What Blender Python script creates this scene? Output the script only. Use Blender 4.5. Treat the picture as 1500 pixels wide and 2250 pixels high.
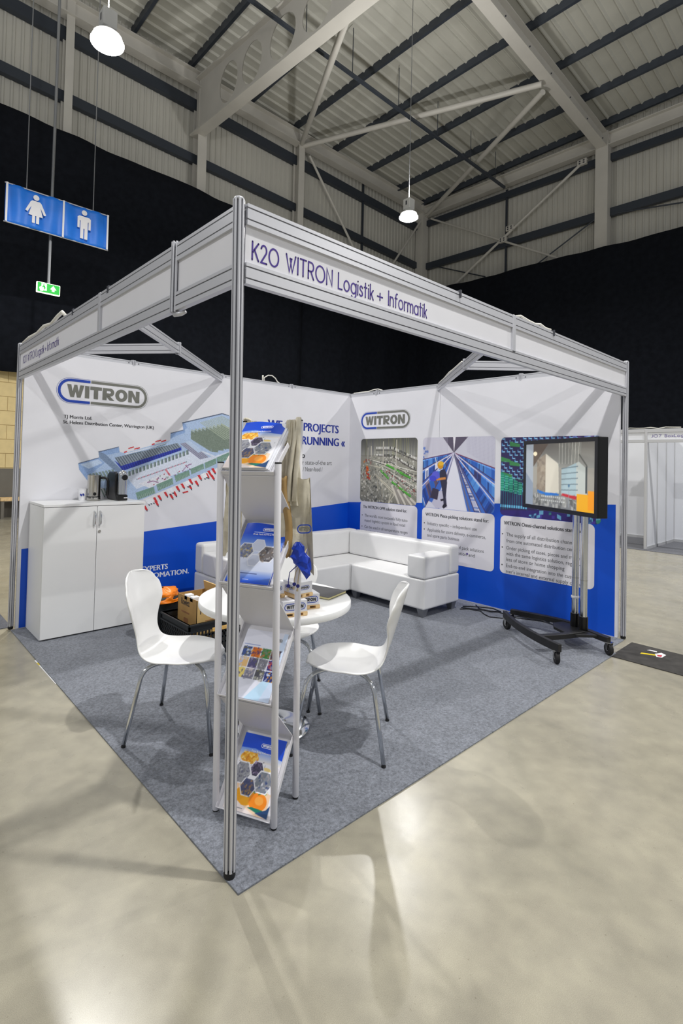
import bpy, math, random
import numpy as np
from mathutils import Matrix, Vector, noise as mnoise
random.seed(7)
SC = bpy.context.scene
COL = SC.collection
for o in list(bpy.data.objects): bpy.data.objects.remove(o)

# ------------------------------------------------------------------ camera
cam = bpy.data.cameras.new('camera'); cam_o = bpy.data.objects.new('camera', cam); COL.objects.link(cam_o)
cam.sensor_fit = 'HORIZONTAL'; cam.sensor_width = 36.0; cam.lens = 1133.36 * 36 / 1500
cam.shift_x = 51.496 / 1500; cam.shift_y = -134.63 / 1500
cam.clip_start = 0.05; cam.clip_end = 200
yaw, pitch, roll = 0.84106, 0.02186, 0.02399
fw = Vector((math.cos(pitch)*math.cos(yaw), math.cos(pitch)*math.sin(yaw), math.sin(pitch)))
rt = Vector((math.sin(yaw), -math.cos(yaw), 0)); up = rt.cross(fw)
r2 = rt*math.cos(roll) + up*math.sin(roll); u2 = -rt*math.sin(roll) + up*math.cos(roll)
M = Matrix((r2, u2, -fw)).transposed().to_4x4(); M.translation = Vector((-1.04735, -1.62217, 1.51904))
cam_o.matrix_world = M
SC.camera = cam_o

# ------------------------------------------------------------------ ambient light of the rest of the hall, exposure
world = bpy.data.worlds.new('hall_ambient'); SC.world = world; world.use_nodes = True
bg = world.node_tree.nodes['Background']; bg.inputs[0].default_value = (0.93, 0.96, 1.0, 1); bg.inputs[1].default_value = 0.30
SC.view_settings.view_transform = 'Standard'; SC.view_settings.look = 'None'
SC.view_settings.exposure = 0.17; SC.view_settings.gamma = 1.0
SC.view_settings.use_curve_mapping = False
LAMP_POWER = 262.0

# ------------------------------------------------------------------ helpers
def lin(c):
    return tuple(((v/255)/12.92 if v/255 <= .04045 else ((v/255+.055)/1.055)**2.4) for v in c)
MATS = {}
def mat(name, rgb, rough=.5, metal=0., spec=.5, noise=None, bump=None, emit=None, coat=0., sheen=0., trans=0.):
    """noise = (scale, amount, detail); bump = (scale, strength, distance)"""
    m = bpy.data.materials.new(name); m.use_nodes = True; MATS[name] = m
    nt = m.node_tree; b = nt.nodes['Principled BSDF']
    col = lin(rgb) + (1,)
    b.inputs['Base Color'].default_value = col; b.inputs['Roughness'].default_value = rough
    b.inputs['Metallic'].default_value = metal; b.inputs['Specular IOR Level'].default_value = spec
    b.inputs['Coat Weight'].default_value = coat; b.inputs['Sheen Weight'].default_value = sheen
    if trans: b.inputs['Transmission Weight'].default_value = trans
    if emit:
        b.inputs['Emission Color'].default_value = lin(emit[0]) + (1,); b.inputs['Emission Strength'].default_value = emit[1]
    if noise or bump:
        tc = nt.nodes.new('ShaderNodeTexCoord')
    if noise:
        n = nt.nodes.new('ShaderNodeTexNoise'); n.inputs['Scale'].default_value = noise[0]; n.inputs['Detail'].default_value = noise[2] if len(noise) > 2 else 3
        nt.links.new(tc.outputs['Object'], n.inputs['Vector'])
        r = nt.nodes.new('ShaderNodeValToRGB'); a = noise[1]
        r.color_ramp.elements[0].position = .3; r.color_ramp.elements[1].position = .7
        r.color_ramp.elements[0].color = tuple(c*(1-a) for c in col[:3]) + (1,)
        r.color_ramp.elements[1].color = tuple(min(1, c*(1+a)) for c in col[:3]) + (1,)
        nt.links.new(n.outputs['Fac'], r.inputs['Fac']); nt.links.new(r.outputs['Color'], b.inputs['Base Color'])
    if bump:
        n = nt.nodes.new('ShaderNodeTexNoise'); n.inputs['Scale'].default_value = bump[0]; n.inputs['Detail'].default_value = 3
        nt.links.new(tc.outputs['Object'], n.inputs['Vector'])
        bp = nt.nodes.new('ShaderNodeBump'); bp.inputs['Strength'].default_value = bump[1]; bp.inputs['Distance'].default_value = bump[2] if len(bump) > 2 else .01
        nt.links.new(n.outputs['Fac'], bp.inputs['Height']); nt.links.new(bp.outputs['Normal'], b.inputs['Normal'])
    return m
def print_mat(name, rough=.45, emit=0.):
    m = bpy.data.materials.new(name); m.use_nodes = True; MATS[name] = m
    nt = m.node_tree; b = nt.nodes['Principled BSDF']
    a = nt.nodes.new('ShaderNodeAttribute'); a.attribute_name = 'print'
    nt.links.new(a.outputs['Color'], b.inputs['Base Color']); b.inputs['Roughness'].default_value = rough
    if emit:
        nt.links.new(a.outputs['Color'], b.inputs['Emission Color']); b.inputs['Emission Strength'].default_value = emit
    return m

def tag(o, label=None, cat=None, group=None, kind=None):
    if label: o['label'] = label
    if cat: o['category'] = cat
    if group: o['group'] = group
    if kind: o['kind'] = kind
    return o
def thing(name, label, cat, loc=(0,0,0), rz=0., group=None, kind=None):
    o = bpy.data.objects.new(name, None); COL.objects.link(o); o.empty_display_size = .1
    o.matrix_basis = Matrix.Translation(loc) @ Matrix.Rotation(rz, 4, 'Z')
    return tag(o, label, cat, group, kind)
def root_matrix(o):
    m = Matrix.Identity(4)
    while o is not None:
        m = o.matrix_basis @ m; o = o.parent
    return m
def copy_tree(o, parent=None):
    c = o.copy(); COL.objects.link(c); c.parent = parent
    for ch in list(o.children): copy_tree(ch, c)
    return c

class MB:
    def __init__(s): s.v = []; s.f = []; s.mi = []; s.cur = 0
    def add(s, vs, fs):
        k = len(s.v); s.v += [tuple(p) for p in vs]; s.f += [tuple(i+k for i in f) for f in fs]; s.mi += [s.cur]*len(fs); return s
    def box(s, x0, x1, y0, y1, z0, z1, m=None):
        vs = [(x,y,z) for z in (z0,z1) for y in (y0,y1) for x in (x0,x1)]
        if m is not None: vs = [m @ Vector(p) for p in vs]
        return s.add(vs, [(0,2,3,1),(4,5,7,6),(0,1,5,4),(2,6,7,3),(0,4,6,2),(1,3,7,5)])
    def frustum(s, p, r0, r1, z0, z1):   # square tapered foot
        x,y = p
        vs = [(x+a*r0,y+b*r0,z0) for a,b in ((-1,-1),(1,-1),(1,1),(-1,1))] + [(x+a*r1,y+b*r1,z1) for a,b in ((-1,-1),(1,-1),(1,1),(-1,1))]
        return s.add(vs, [(3,2,1,0),(4,5,6,7),(0,1,5,4),(1,2,6,5),(2,3,7,6),(3,0,4,7)])
    def tube(s, pts, r, n=10, caps=True):
        pts = [Vector(p) for p in pts]; rr = r if isinstance(r, (list,tuple)) else [r]*len(pts)
        t0 = (pts[1]-pts[0]).normalized(); a = Vector((0,0,1)) if abs(t0.z) < .9 else Vector((1,0,0))
        nx = t0.cross(a).normalized(); vs = []
        for i,p in enumerate(pts):
            t = ((pts[i+1] if i+1 < len(pts) else p) - (pts[i-1] if i else p)).normalized()
            nx = (nx - t*nx.dot(t)).normalized(); ny = t.cross(nx)
            for k in range(n):
                an = 2*math.pi*k/n; vs.append(p + (nx*math.cos(an) + ny*math.sin(an))*rr[i])
        fs = []
        for i in range(len(pts)-1):
            for k in range(n):
                k2 = (k+1) % n; fs.append((i*n+k, i*n+k2, (i+1)*n+k2, (i+1)*n+k))
        if caps: fs += [tuple(range(n))[::-1], tuple(range((len(pts)-1)*n, len(pts)*n))]
        return s.add(vs, fs)
    def lathe(s, prof, c=(0,0,0), n=32, m=None):
        vs = []; fs = []
        for r,z in prof:
            for k in range(n):
                an = 2*math.pi*k/n; p = Vector((c[0]+r*math.cos(an), c[1]+r*math.sin(an), c[2]+z)); vs.append(m @ p if m is not None else p)
        for i in range(len(prof)-1):
            for k in range(n):
                k2 = (k+1) % n; fs.append((i*n+k, i*n+k2, (i+1)*n+k2, (i+1)*n+k))
        fs += [tuple(range(n))[::-1], tuple(range((len(prof)-1)*n, len(prof)*n))]
        return s.add(vs, fs)
    def prism(s, poly, h0, h1, m=None):   # polygon in xy, extruded z
        n = len(poly); vs = [Vector((x,y,h0)) for x,y in poly] + [Vector((x,y,h1)) for x,y in poly]
        if m is not None: vs = [m @ p for p in vs]
        return s.add(vs, [tuple(range(n))[::-1], tuple(range(n,2*n))] + [(i,(i+1)%n,(i+1)%n+n,i+n) for i in range(n)])
    def loft(s, A, B, prof, side, upv):   # profile (u,v) swept A->B
        A = Vector(A); B = Vector(B); side = Vector(side); upv = Vector(upv); n = len(prof)
        vs = [A + side*u + upv*v for u,v in prof] + [B + side*u + upv*v for u,v in prof]
        return s.add(vs, [tuple(range(n))[::-1], tuple(range(n,2*n))] + [(i,(i+1)%n,(i+1)%n+n,i+n) for i in range(n)])
    def grid(s, nu, nv, fn, closed_u=False):
        vs = [fn(i/(nu if closed_u else nu-1), j/(nv-1)) for j in range(nv) for i in range(nu)]
        fs = []
        for j in range(nv-1):
            for i in range(nu if closed_u else nu-1):
                i2 = (i+1) % nu; fs.append((j*nu+i, j*nu+i2, (j+1)*nu+i2, (j+1)*nu+i))
        return s.add(vs, fs)
    def build(s, name, m, parent=None, world=True, smooth=False, bevel=0., seg=2, solid=0., sub=0, loc=None, auto=False):
        me = bpy.data.meshes.new(name); vs = s.v
        if parent is not None and world:
            inv = root_matrix(parent).inverted(); vs = [inv @ Vector(p) for p in vs]
        elif loc is not None: vs = [Vector(p)-Vector(loc) for p in vs]
        me.from_pydata([tuple(p) for p in vs], [], s.f)
        ms = m if isinstance(m, (list,tuple)) else [m]
        for q in ms: me.materials.append(MATS[q])
        if len(ms) > 1: me.polygons.foreach_set('material_index', s.mi)
        if smooth: me.polygons.foreach_set('use_smooth', [True]*len(me.polygons))
        me.update()
        import bmesh
        bm = bmesh.new(); bm.from_mesh(me); bmesh.ops.recalc_face_normals(bm, faces=bm.faces); bm.to_mesh(me); bm.free()
        if auto: me.set_sharp_from_angle(angle=math.radians(40))
        o = bpy.data.objects.new(name, me); COL.objects.link(o)
        if parent is not None: o.parent = parent
        elif loc is not None: o.location = loc
        if solid: q = o.modifiers.new('solid', 'SOLIDIFY'); q.thickness = solid; q.offset = 0
        if bevel: q = o.modifiers.new('bevel', 'BEVEL'); q.width = bevel; q.segments = seg; q.limit_method = 'ANGLE'
        if sub: q = o.modifiers.new('sub', 'SUBSURF'); q.levels = sub; q.render_levels = sub
        return o
def bez(p0, p1, p2, n=8):
    p0,p1,p2 = Vector(p0),Vector(p1),Vector(p2)
    return [p0*(1-t)**2 + p1*2*t*(1-t) + p2*t*t for t in [i/n for i in range(n+1)]]
def rrect(x0, x1, y0, y1, r, n=6):
    out = []
    for cx,cy,a0 in ((x1-r,y1-r,0),(x0+r,y1-r,90),(x0+r,y0+r,180),(x1-r,y0+r,270)):
        for k in range(n+1):
            a = math.radians(a0+90*k/n); out.append((cx+r*math.cos(a), cy+r*math.sin(a)))
    return out
def frame(o, right, upv):   # matrix: local x->right, y->up, z->normal
    r = Vector(right).normalized(); u = Vector(upv).normalized(); n = r.cross(u)
    m = Matrix((r,u,n)).transposed().to_4x4(); m.translation = Vector(o); return m

# lettering: collected, then turned into meshes in one go at the end
TEXTS = []
def text(body, o, right, upv, h, m, parent, w=None, bold=0., align='L', name='lettering', thick=.0006):
    TEXTS.append((body, frame(o,right,upv), h, m, parent, w, bold, align, name, thick))
def make_texts():
    tmp = []
    specs = TEXTS + [('H', None, 0, None, None, None, 0, 'L', '', 0)]
    for t in specs:
        c = bpy.data.curves.new('t', 'FONT'); c.body = t[0]; c.size = 1; c.offset = min(0,t[6]); c.resolution_u = 3
        o = bpy.data.objects.new('t', c); COL.objects.link(o); tmp.append(o)
    dg = bpy.context.evaluated_depsgraph_get(); cap = None; meshes = []
    for o in tmp: meshes.append(bpy.data.meshes.new_from_object(o.evaluated_get(dg)))
    cap = max(v.co.y for v in meshes[-1].vertices)
    for t, me in zip(TEXTS, meshes):
        body, fr, h, m, parent, w, bold, align, name, thick = t
        n = len(me.vertices)
        if not n: continue
        co = np.empty(n*3, np.float32); me.vertices.foreach_get('co', co); co = co.reshape(-1,3)
        x0, x1 = co[:,0].min(), co[:,0].max(); sy = h/cap; sx = (w/(x1-x0)) if w else sy
        off = x0 if align == 'L' else (x1 if align == 'R' else (x0+x1)/2)
        P = np.stack([(co[:,0]-off)*sx, co[:,1]*sy, np.full(n, thick)], 1)
        T = np.array(root_matrix(parent).inverted() @ fr)
        P = P @ T[:3,:3].T + T[:3,3]
        if bold > 0:        # heavier strokes: the flat outline repeated sideways
            ls = np.empty(len(me.loops), np.int32); me.loops.foreach_get('vertex_index', ls); st = np.empty(len(me.polygons), np.int32); me.polygons.foreach_get('loop_start', st); tt = np.empty(len(me.polygons), np.int32); me.polygons.foreach_get('loop_total', tt)
            d = np.array(T[:3,0])*bold*2.2*h; S = [P+d*(k/2-.5)-np.array(T[:3,2])*.00004*k for k in range(3)]
            m2 = bpy.data.meshes.new(name); m2.vertices.add(3*n); m2.vertices.foreach_set('co', np.concatenate(S).astype(np.float32).ravel())
            m2.loops.add(3*len(ls)); m2.loops.foreach_set('vertex_index', np.concatenate([ls+n*k for k in range(3)]).astype(np.int32))
            m2.polygons.add(3*len(st)); m2.polygons.foreach_set('loop_start', np.concatenate([st+len(ls)*k for k in range(3)]).astype(np.int32)); m2.update(calc_edges=True); me = m2
        else: me.vertices.foreach_set('co', P.astype(np.float32).ravel()); me.update()
        me.materials.clear(); me.materials.append(MATS[m]); me.name = name
        o = bpy.data.objects.new(name, me); COL.objects.link(o); o.parent = parent
    for o in tmp:
        c = o.data; bpy.data.objects.remove(o); bpy.data.curves.remove(c)

# printed pictures: drawn into a colour grid carried by the mesh itself
class Pic:
    def __init__(s, w, h, nx, ny, base=(255,255,255)):
        s.fx, s.fy = nx, ny; nx, ny = nx*3, ny*3      # drawn three times finer, averaged when built
        s.w, s.h, s.nx, s.ny = w, h, nx, ny
        s.X, s.Y = np.meshgrid(np.linspace(0,w,nx), np.linspace(0,h,ny)); s.a = np.empty((ny,nx,3)); s.a[:] = base; s.mask = np.ones((ny,nx), bool)
        s.rng = np.random.RandomState(5)
    def inside(s, pts):
        xs = [p[0] for p in pts]; ys = [p[1] for p in pts]
        i0 = max(0,int((min(xs)/s.w)*(s.nx-1))); i1 = min(s.nx, int(max(xs)/s.w*(s.nx-1))+2)
        j0 = max(0,int((min(ys)/s.h)*(s.ny-1))); j1 = min(s.ny, int(max(ys)/s.h*(s.ny-1))+2)
        if i1 <= i0 or j1 <= j0: return None
        X = s.X[j0:j1,i0:i1]; Y = s.Y[j0:j1,i0:i1]; m = np.zeros(X.shape, bool); n = len(pts)
        for k in range(n):
            xa,ya = pts[k]; xb,yb = pts[(k+1)%n]
            if ya == yb: continue
            c = ((ya > Y) != (yb > Y)) & (X < (xb-xa)*(Y-ya)/(yb-ya)+xa); m ^= c
        return (slice(j0,j1), slice(i0,i1)), m
    def poly(s, pts, col, al=1.):
        q = s.inside(pts)
        if q is None: return s
        sl, m = q; v = s.a[sl]; v[m] = v[m]*(1-al) + np.array(col)*al; return s
    def line(s, p, q, w, col, al=1.):
        dx,dy = q[0]-p[0], q[1]-p[1]; l = math.hypot(dx,dy) or 1; nx,ny = -dy/l*w/2, dx/l*w/2
        return s.poly([(p[0]+nx,p[1]+ny),(q[0]+nx,q[1]+ny),(q[0]-nx,q[1]-ny),(p[0]-nx,p[1]-ny)], col, al)
    def rect(s, x0, x1, y0, y1, col, al=1.): return s.poly([(x0,y0),(x1,y0),(x1,y1),(x0,y1)], col, al)
    def ell(s, cx, cy, rx, ry, col, al=1., n=20): return s.poly([(cx+rx*math.cos(2*math.pi*k/n), cy+ry*math.sin(2*math.pi*k/n)) for k in range(n)], col, al)
    def vgrad(s, y0, y1, c0, c1):
        t = np.clip((s.Y-y0)/(y1-y0),0,1)[...,None]; m = (s.Y >= y0)&(s.Y <= y1)
        g = np.array(c0)*(1-t)+np.array(c1)*t; s.a[m] = g[m]; return s
    def blotch(s, pts, n, size, cols, al=.8):
        """small random patches inside a polygon"""
        q = s.inside(pts)
        if q is None: return s
        xs = [p[0] for p in pts]; ys = [p[1] for p in pts]; sl, m = q; keep = s.a[sl].copy()
        for _ in range(n):
            x = s.rng.uniform(min(xs),max(xs)); y = s.rng.uniform(min(ys),max(ys)); a = size*s.rng.uniform(.4,1.2); b = size*s.rng.uniform(.4,1.2); sk = s.rng.uniform(-.5,.5)*a
            s.poly([(x-a,y-b-sk),(x+a,y-b+sk),(x+a,y+b+sk),(x-a,y+b-sk)], cols[s.rng.randint(len(cols))], al)
        v = s.a[sl]; v[~m] = keep[~m]; return s
    def build(s, name, m, parent, fr, corner=0., bend=None):
        """fr maps (x,y) of the picture to the world"""
        ny,nx = s.fy,s.fx; s.a = s.a.reshape(ny,3,nx,3,3).mean((1,3)); s.mask = s.mask.reshape(ny,3,nx,3).any((1,3)); s.X, s.Y = np.meshgrid(np.linspace(0,s.w,nx), np.linspace(0,s.h,ny))
        P = np.stack([s.X.ravel(), s.Y.ravel(), np.zeros(nx*ny)],1)
        if bend is not None: P[:,2] = bend(P[:,0]/s.w, P[:,1]/s.h)
        T = np.array(root_matrix(parent).inverted() @ fr); P = P @ T[:3,:3].T + T[:3,3]
        idx = np.arange(nx*ny).reshape(ny,nx)
        F = np.stack([idx[:-1,:-1],idx[:-1,1:],idx[1:,1:],idx[1:,:-1]],-1).reshape(-1,4)
        keep = np.ones(len(F), bool)
        if corner:
            cx = ((s.X[:-1,:-1]+s.X[1:,1:])/2).ravel(); cy = ((s.Y[:-1,:-1]+s.Y[1:,1:])/2).ravel()
            dx = np.maximum(np.maximum(corner-cx, cx-(s.w-corner)),0); dy = np.maximum(np.maximum(corner-cy, cy-(s.h-corner)),0); keep &= (dx*dx+dy*dy) <= corner**2
        if not s.mask.all():
            mm = s.mask; keep &= (mm[:-1,:-1]&mm[1:,1:]&mm[:-1,1:]&mm[1:,:-1]).ravel()
        F = F[keep]
        me = bpy.data.meshes.new(name); me.vertices.add(len(P)); me.vertices.foreach_set('co', P.astype(np.float32).ravel())
        me.loops.add(F.size); me.loops.foreach_set('vertex_index', F.ravel().astype(np.int32))
        me.polygons.add(len(F)); me.polygons.foreach_set('loop_start', np.arange(0,F.size,4,dtype=np.int32)); me.update(calc_edges=True)
        v = np.clip(s.a,0,255)/255; v = np.where(v <= .04045, v/12.92, ((v+.055)/1.055)**2.4).reshape(-1,3)
        at = me.color_attributes.new('print','FLOAT_COLOR','POINT'); at.data.foreach_set('color', np.concatenate([v,np.ones((len(v),1))],1).astype(np.float32).ravel())
        me.materials.append(MATS[m]); me.validate()
        o = bpy.data.objects.new(name, me); COL.objects.link(o); o.parent = parent; return o

# ------------------------------------------------------------------ materials
mat('panel', (226,226,232), .5, noise=(3,.02))
mat('foam_edge', (238,238,242), .5)
mat('alu', (205,206,212), .36, .35, .5)
mat('alu_dark', (70,72,80), .45, .3)
mat('blue_print', (4,80,205), .42, noise=(2,.04))
mat('text_purple', (62,32,138), .5); mat('text_blue', (24,48,150), .5); mat('text_grey', (88,88,90), .5); mat('text_dark', (45,45,50), .5)
mat('logo_grey', (112,113,106), .5); mat('logo_blue', (16,62,170), .5); mat('text_white', (240,242,248), .5)
mat('card_white', (232,230,236), .5)
mat('white_lam', (232,233,234), .32, noise=(2,.015)); mat('white_gloss', (236,236,236), .22); mat('white_leather', (232,232,233), .42, bump=(60,.08,.002), noise=(4,.02))
mat('rack_white', (222,221,226), .4); mat('rubber', (22,22,24), .7); mat('chrome', (215,218,222), .12, 1.); mat('steel', (190,188,182), .22, 1.)
mat('black_plastic', (14,14,16), .3); mat('black_metal', (24,24,26), .45); mat('foot_grey', (128,130,136), .4, .3)
mat('wood', (222,190,140), .6, noise=(30,.2)); mat('wood_dark', (150,105,70), .7, noise=(20,.2))
mat('carton_white', (226,227,234), .5); mat('kraft', (178,140,84), .75, noise=(9,.1)); mat('kraft_pale', (206,172,112), .75)
mat('canvas', (208,201,182), .9, noise=(25,.1), bump=(220,.25,.002), sheen=.2); mat('canvas_shaded', (166,136,88), .9, noise=(18,.15))  # brown inner canvas: shade inside the bag put into its colour
mat('nylon_blue', (10,54,172), .34); mat('cord_blue', (34,38,130), .6); mat('cord', (196,180,150), .9)
mat('orange', (243,132,18), .4); mat('crate_black', (26,30,34), .5); mat('crate_tag', (226,180,100), .6)
mat('notebook', (58,58,62), .6); mat('pages', (235,225,170), .7); mat('paper', (238,238,242), .5)
mat('drape', (27,30,37), .95, spec=.1, noise=(6,.18,6), bump=(40,.15,.01))
mat('cladding', (190,188,180), .55, noise=(.6,.06,4)); mat('roof_sheet', (188,187,178), .55, noise=(1.5,.06,5))
mat('steel_paint', (196,193,186), .5, noise=(1.5,.05)); mat('purlin', (66,72,82), .45, .3, noise=(3,.15)); mat('girt', (58,64,74), .45, .3)
mat('block_beige', (226,204,150), .8, noise=(6,.06)); mat('dado', (110,106,98), .7, noise=(4,.05)); mat('mortar', (206,186,138), .9)
mat('banner', (16,116,222), .5, noise=(2.5,.1)); mat('banner_white', (232,232,236), .6); mat('wire', (150,152,156), .4, .6)
mat('exit_green', (20,150,50), .5, emit=((20,170,50),.8)); mat('exit_white', (240,245,240), .5, emit=((255,255,240),1.2))
mat('lamp_body', (214,214,212), .4); mat('lamp_glow', (255,255,255), .5, emit=((255,252,246),30.))
mat('cable_black', (18,18,20), .5); mat('cable_white', (226,224,216), .5)
mat('tape_yellow', (232,205,30), .5); mat('tape_white', (235,235,238), .4); mat('tape_red', (190,40,60), .5)
mat('mat_black', (58,56,54), .9, noise=(14,.25,6)); mat('booth_white', (222,224,230), .5); mat('booth_rail', (196,197,200), .4, .3)
print_mat('print', .42); print_mat('glossy_print', .22); print_mat('screen', .18, .38)

def floor_material():
    m = bpy.data.materials.new('concrete'); m.use_nodes = True; MATS['concrete'] = m; nt = m.node_tree; b = nt.nodes['Principled BSDF']
    tc = nt.nodes.new('ShaderNodeTexCoord')
    def nz(scale, detail, dist=0.):
        n = nt.nodes.new('ShaderNodeTexNoise'); n.inputs['Scale'].default_value = scale; n.inputs['Detail'].default_value = detail; n.inputs['Distortion'].default_value = dist
        nt.links.new(tc.outputs['Object'], n.inputs['Vector']); return n
    def ramp(src, stops):
        r = nt.nodes.new('ShaderNodeValToRGB'); e = r.color_ramp.elements
        while len(e) < len(stops): e.new(.5)
        for q,(p,c) in zip(e, stops): q.position = p; q.color = (c if len(c) == 4 else tuple(c)+(1,))
        nt.links.new(src, r.inputs['Fac']); return r
    big = ramp(nz(1.1, 5, .6).outputs['Fac'], [(.28, lin((147,143,128))), (.5, lin((160,155,139))), (.72, lin((171,166,149)))])
    mid = ramp(nz(9, 6).outputs['Fac'], [(.3, (.84,.84,.85)), (.7, (1.05,1.05,1.04))])
    fine = ramp(nz(520, 3).outputs['Fac'], [(.32, (.80,.80,.80)), (.68, (1.16,1.15,1.14))])
    speck = ramp(nz(70, 2).outputs['Fac'], [(.70, (1,1,1)), (.78, (.72,.70,.68))])
    x = big.outputs['Color']
    for r in (mid, fine, speck):
        k = nt.nodes.new('ShaderNodeMix'); k.data_type = 'RGBA'; k.blend_type = 'MULTIPLY'; k.inputs['Factor'].default_value = 1
        nt.links.new(x, k.inputs['A']); nt.links.new(r.outputs['Color'], k.inputs['B']); x = k.outputs['Result']
    nt.links.new(x, b.inputs['Base Color'])
    rr = ramp(nz(2.2, 5).outputs['Fac'], [(.3, (.19,.19,.19)), (.7, (.34,.34,.34))]); nt.links.new(rr.outputs['Color'], b.inputs['Roughness'])
    bp = nt.nodes.new('ShaderNodeBump'); bp.inputs['Strength'].default_value = .025; bp.inputs['Distance'].default_value = .003
    nt.links.new(nz(14,6).outputs['Fac'], bp.inputs['Height']); nt.links.new(bp.outputs['Normal'], b.inputs['Normal'])
def carpet_material(name, rgb):
    m = bpy.data.materials.new(name); m.use_nodes = True; MATS[name] = m; nt = m.node_tree; b = nt.nodes['Principled BSDF']
    tc = nt.nodes.new('ShaderNodeTexCoord'); c = lin(rgb)
    n = nt.nodes.new('ShaderNodeTexNoise'); n.inputs['Scale'].default_value = 75; n.inputs['Detail'].default_value = 8; n.inputs['Roughness'].default_value = .8
    n2 = nt.nodes.new('ShaderNodeTexNoise'); n2.inputs['Scale'].default_value = 7; n2.inputs['Detail'].default_value = 6
    for q in (n,n2): nt.links.new(tc.outputs['Object'], q.inputs['Vector'])
    r = nt.nodes.new('ShaderNodeValToRGB'); r.color_ramp.elements[0].position = .34; r.color_ramp.elements[1].position = .68
    r.color_ramp.elements[0].color = tuple(v*.42 for v in c)+(1,); r.color_ramp.elements[1].color = tuple(v*1.8 for v in c)+(1,)
    r2_ = nt.nodes.new('ShaderNodeValToRGB'); r2_.color_ramp.elements[0].color = (.84,.84,.84,1); r2_.color_ramp.elements[1].color = (1.12,1.12,1.12,1)
    nt.links.new(n.outputs['Fac'], r.inputs['Fac']); nt.links.new(n2.outputs['Fac'], r2_.inputs['Fac'])
    k = nt.nodes.new('ShaderNodeMix'); k.data_type = 'RGBA'; k.blend_type = 'MULTIPLY'; k.inputs['Factor'].default_value = 1
    nt.links.new(r.outputs['Color'], k.inputs['A']); nt.links.new(r2_.outputs['Color'], k.inputs['B']); nt.links.new(k.outputs['Result'], b.inputs['Base Color'])
    b.inputs['Roughness'].default_value = .95; b.inputs['Specular IOR Level'].default_value = .15; b.inputs['Sheen Weight'].default_value = .25
    bp = nt.nodes.new('ShaderNodeBump'); bp.inputs['Strength'].default_value = .5; bp.inputs['Distance'].default_value = .004
    nt.links.new(n.outputs['Fac'], bp.inputs['Height']); nt.links.new(bp.outputs['Normal'], b.inputs['Normal'])
floor_material(); carpet_material('carpet_grey', (112,116,125)); carpet_material('carpet_dark', (92,94,102))
# ------------------------------------------------------------------ drawn letters: thin round strokes and heavy logo capitals
def arc(cx,cy,rx,ry,a0,a1,n=14): return [(cx+rx*math.cos(math.radians(a0+(a1-a0)*k/n)), cy+ry*math.sin(math.radians(a0+(a1-a0)*k/n))) for k in range(n+1)]
THIN = {
 'K': (.60,[[(0,0),(0,1)],[(.58,.97),(.02,.40)],[(.2,.58),(.6,0)]]), '2': (.58,[arc(.28,.71,.27,.27,165,-35)+[(.02,0),(.58,0)]]), '0': (.96,[arc(.48,.5,.48,.49,0,360,36)]), 'O': (.96,[arc(.48,.5,.48,.49,0,360,36)]),
 'W': (.92,[[(0,1),(.31,0),(.53,.80)],[(.38,.80),(.61,0),(.92,1)]]), 'I': (0,[[(0,0),(0,1)]]), 'T': (.6,[[(0,1),(.6,1)],[(.3,0),(.3,1)]]),
 'R': (.56,[[(0,0),(0,1),(.27,1)]+arc(.27,.73,.27,.27,80,-90)+[(0,.46)],[(.26,.46),(.56,0)]]), 'N': (.6,[[(0,0),(0,1),(.6,0),(.6,1)]]), 'L': (.46,[[(0,1),(0,0),(.46,0)]]),
 'o': (.66,[arc(.33,.33,.33,.33,0,360,28)]), 'g': (.64,[arc(.32,.33,.32,.33,0,360,28),[(.64,.66),(.64,-.02)]+arc(.33,-.06,.31,.22,0,-145)]), 'i': (0,[[(0,0),(0,.66)],[(0,.88),(0,.90)]]),
 's': (.38,[[(.37,.55),(.29,.64),(.17,.66),(.05,.58),(.05,.45),(.15,.37),(.28,.31),(.38,.22),(.37,.09),(.27,.01),(.12,.0),(0,.09)]]), 't': (.34,[[(0,.66),(.34,.66)],[(.15,.95),(.15,0)]]),
 'k': (.42,[[(0,0),(0,1)],[(.4,.64),(.02,.28)],[(.14,.39),(.42,0)]]), 'f': (.36,[[(.36,.98),(.26,.99),(.16,.92),(.13,.8),(.13,0)],[(0,.66),(.32,.66)]]),
 'n': (.5,[[(0,0),(0,.66)],arc(.25,.40,.25,.25,180,0)+[(.5,0)]]), 'r': (.3,[[(0,0),(0,.66)],arc(.25,.40,.25,.25,180,75)]), 'm': (.86,[[(0,0),(0,.66)],arc(.215,.43,.215,.22,180,0)+[(.43,0)],arc(.645,.43,.215,.22,180,0)+[(.86,0)]]),
 'a': (.64,[arc(.32,.33,.32,.33,0,360,28),[(.64,.66),(.64,0)]]), '+': (.48,[[(0,.38),(.48,.38)],[(.24,.14),(.24,.62)]]),
 'J': (.34,[[(.34,1),(.34,.22)]+arc(.14,.22,.2,.22,0,-120)]), '7': (.56,[[(0,1),(.56,1),(.16,0)]]), 'B': (.52,[[(0,.52),(0,1),(.25,1)]+arc(.25,.76,.23,.24,80,-90)+[(0,.52)],[(0,.52),(.27,.52)]+arc(.27,.26,.25,.26,80,-90)+[(0,0),(0,.52)]]),
 'x': (.46,[[(0,0),(.46,.66)],[(0,.66),(.46,0)]]), 'c': (.56,[arc(.33,.33,.33,.33,45,315,22)]), ' ': (.22,[]), 'G': (.9,[arc(.48,.5,.48,.49,40,350,26)]) }
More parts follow.
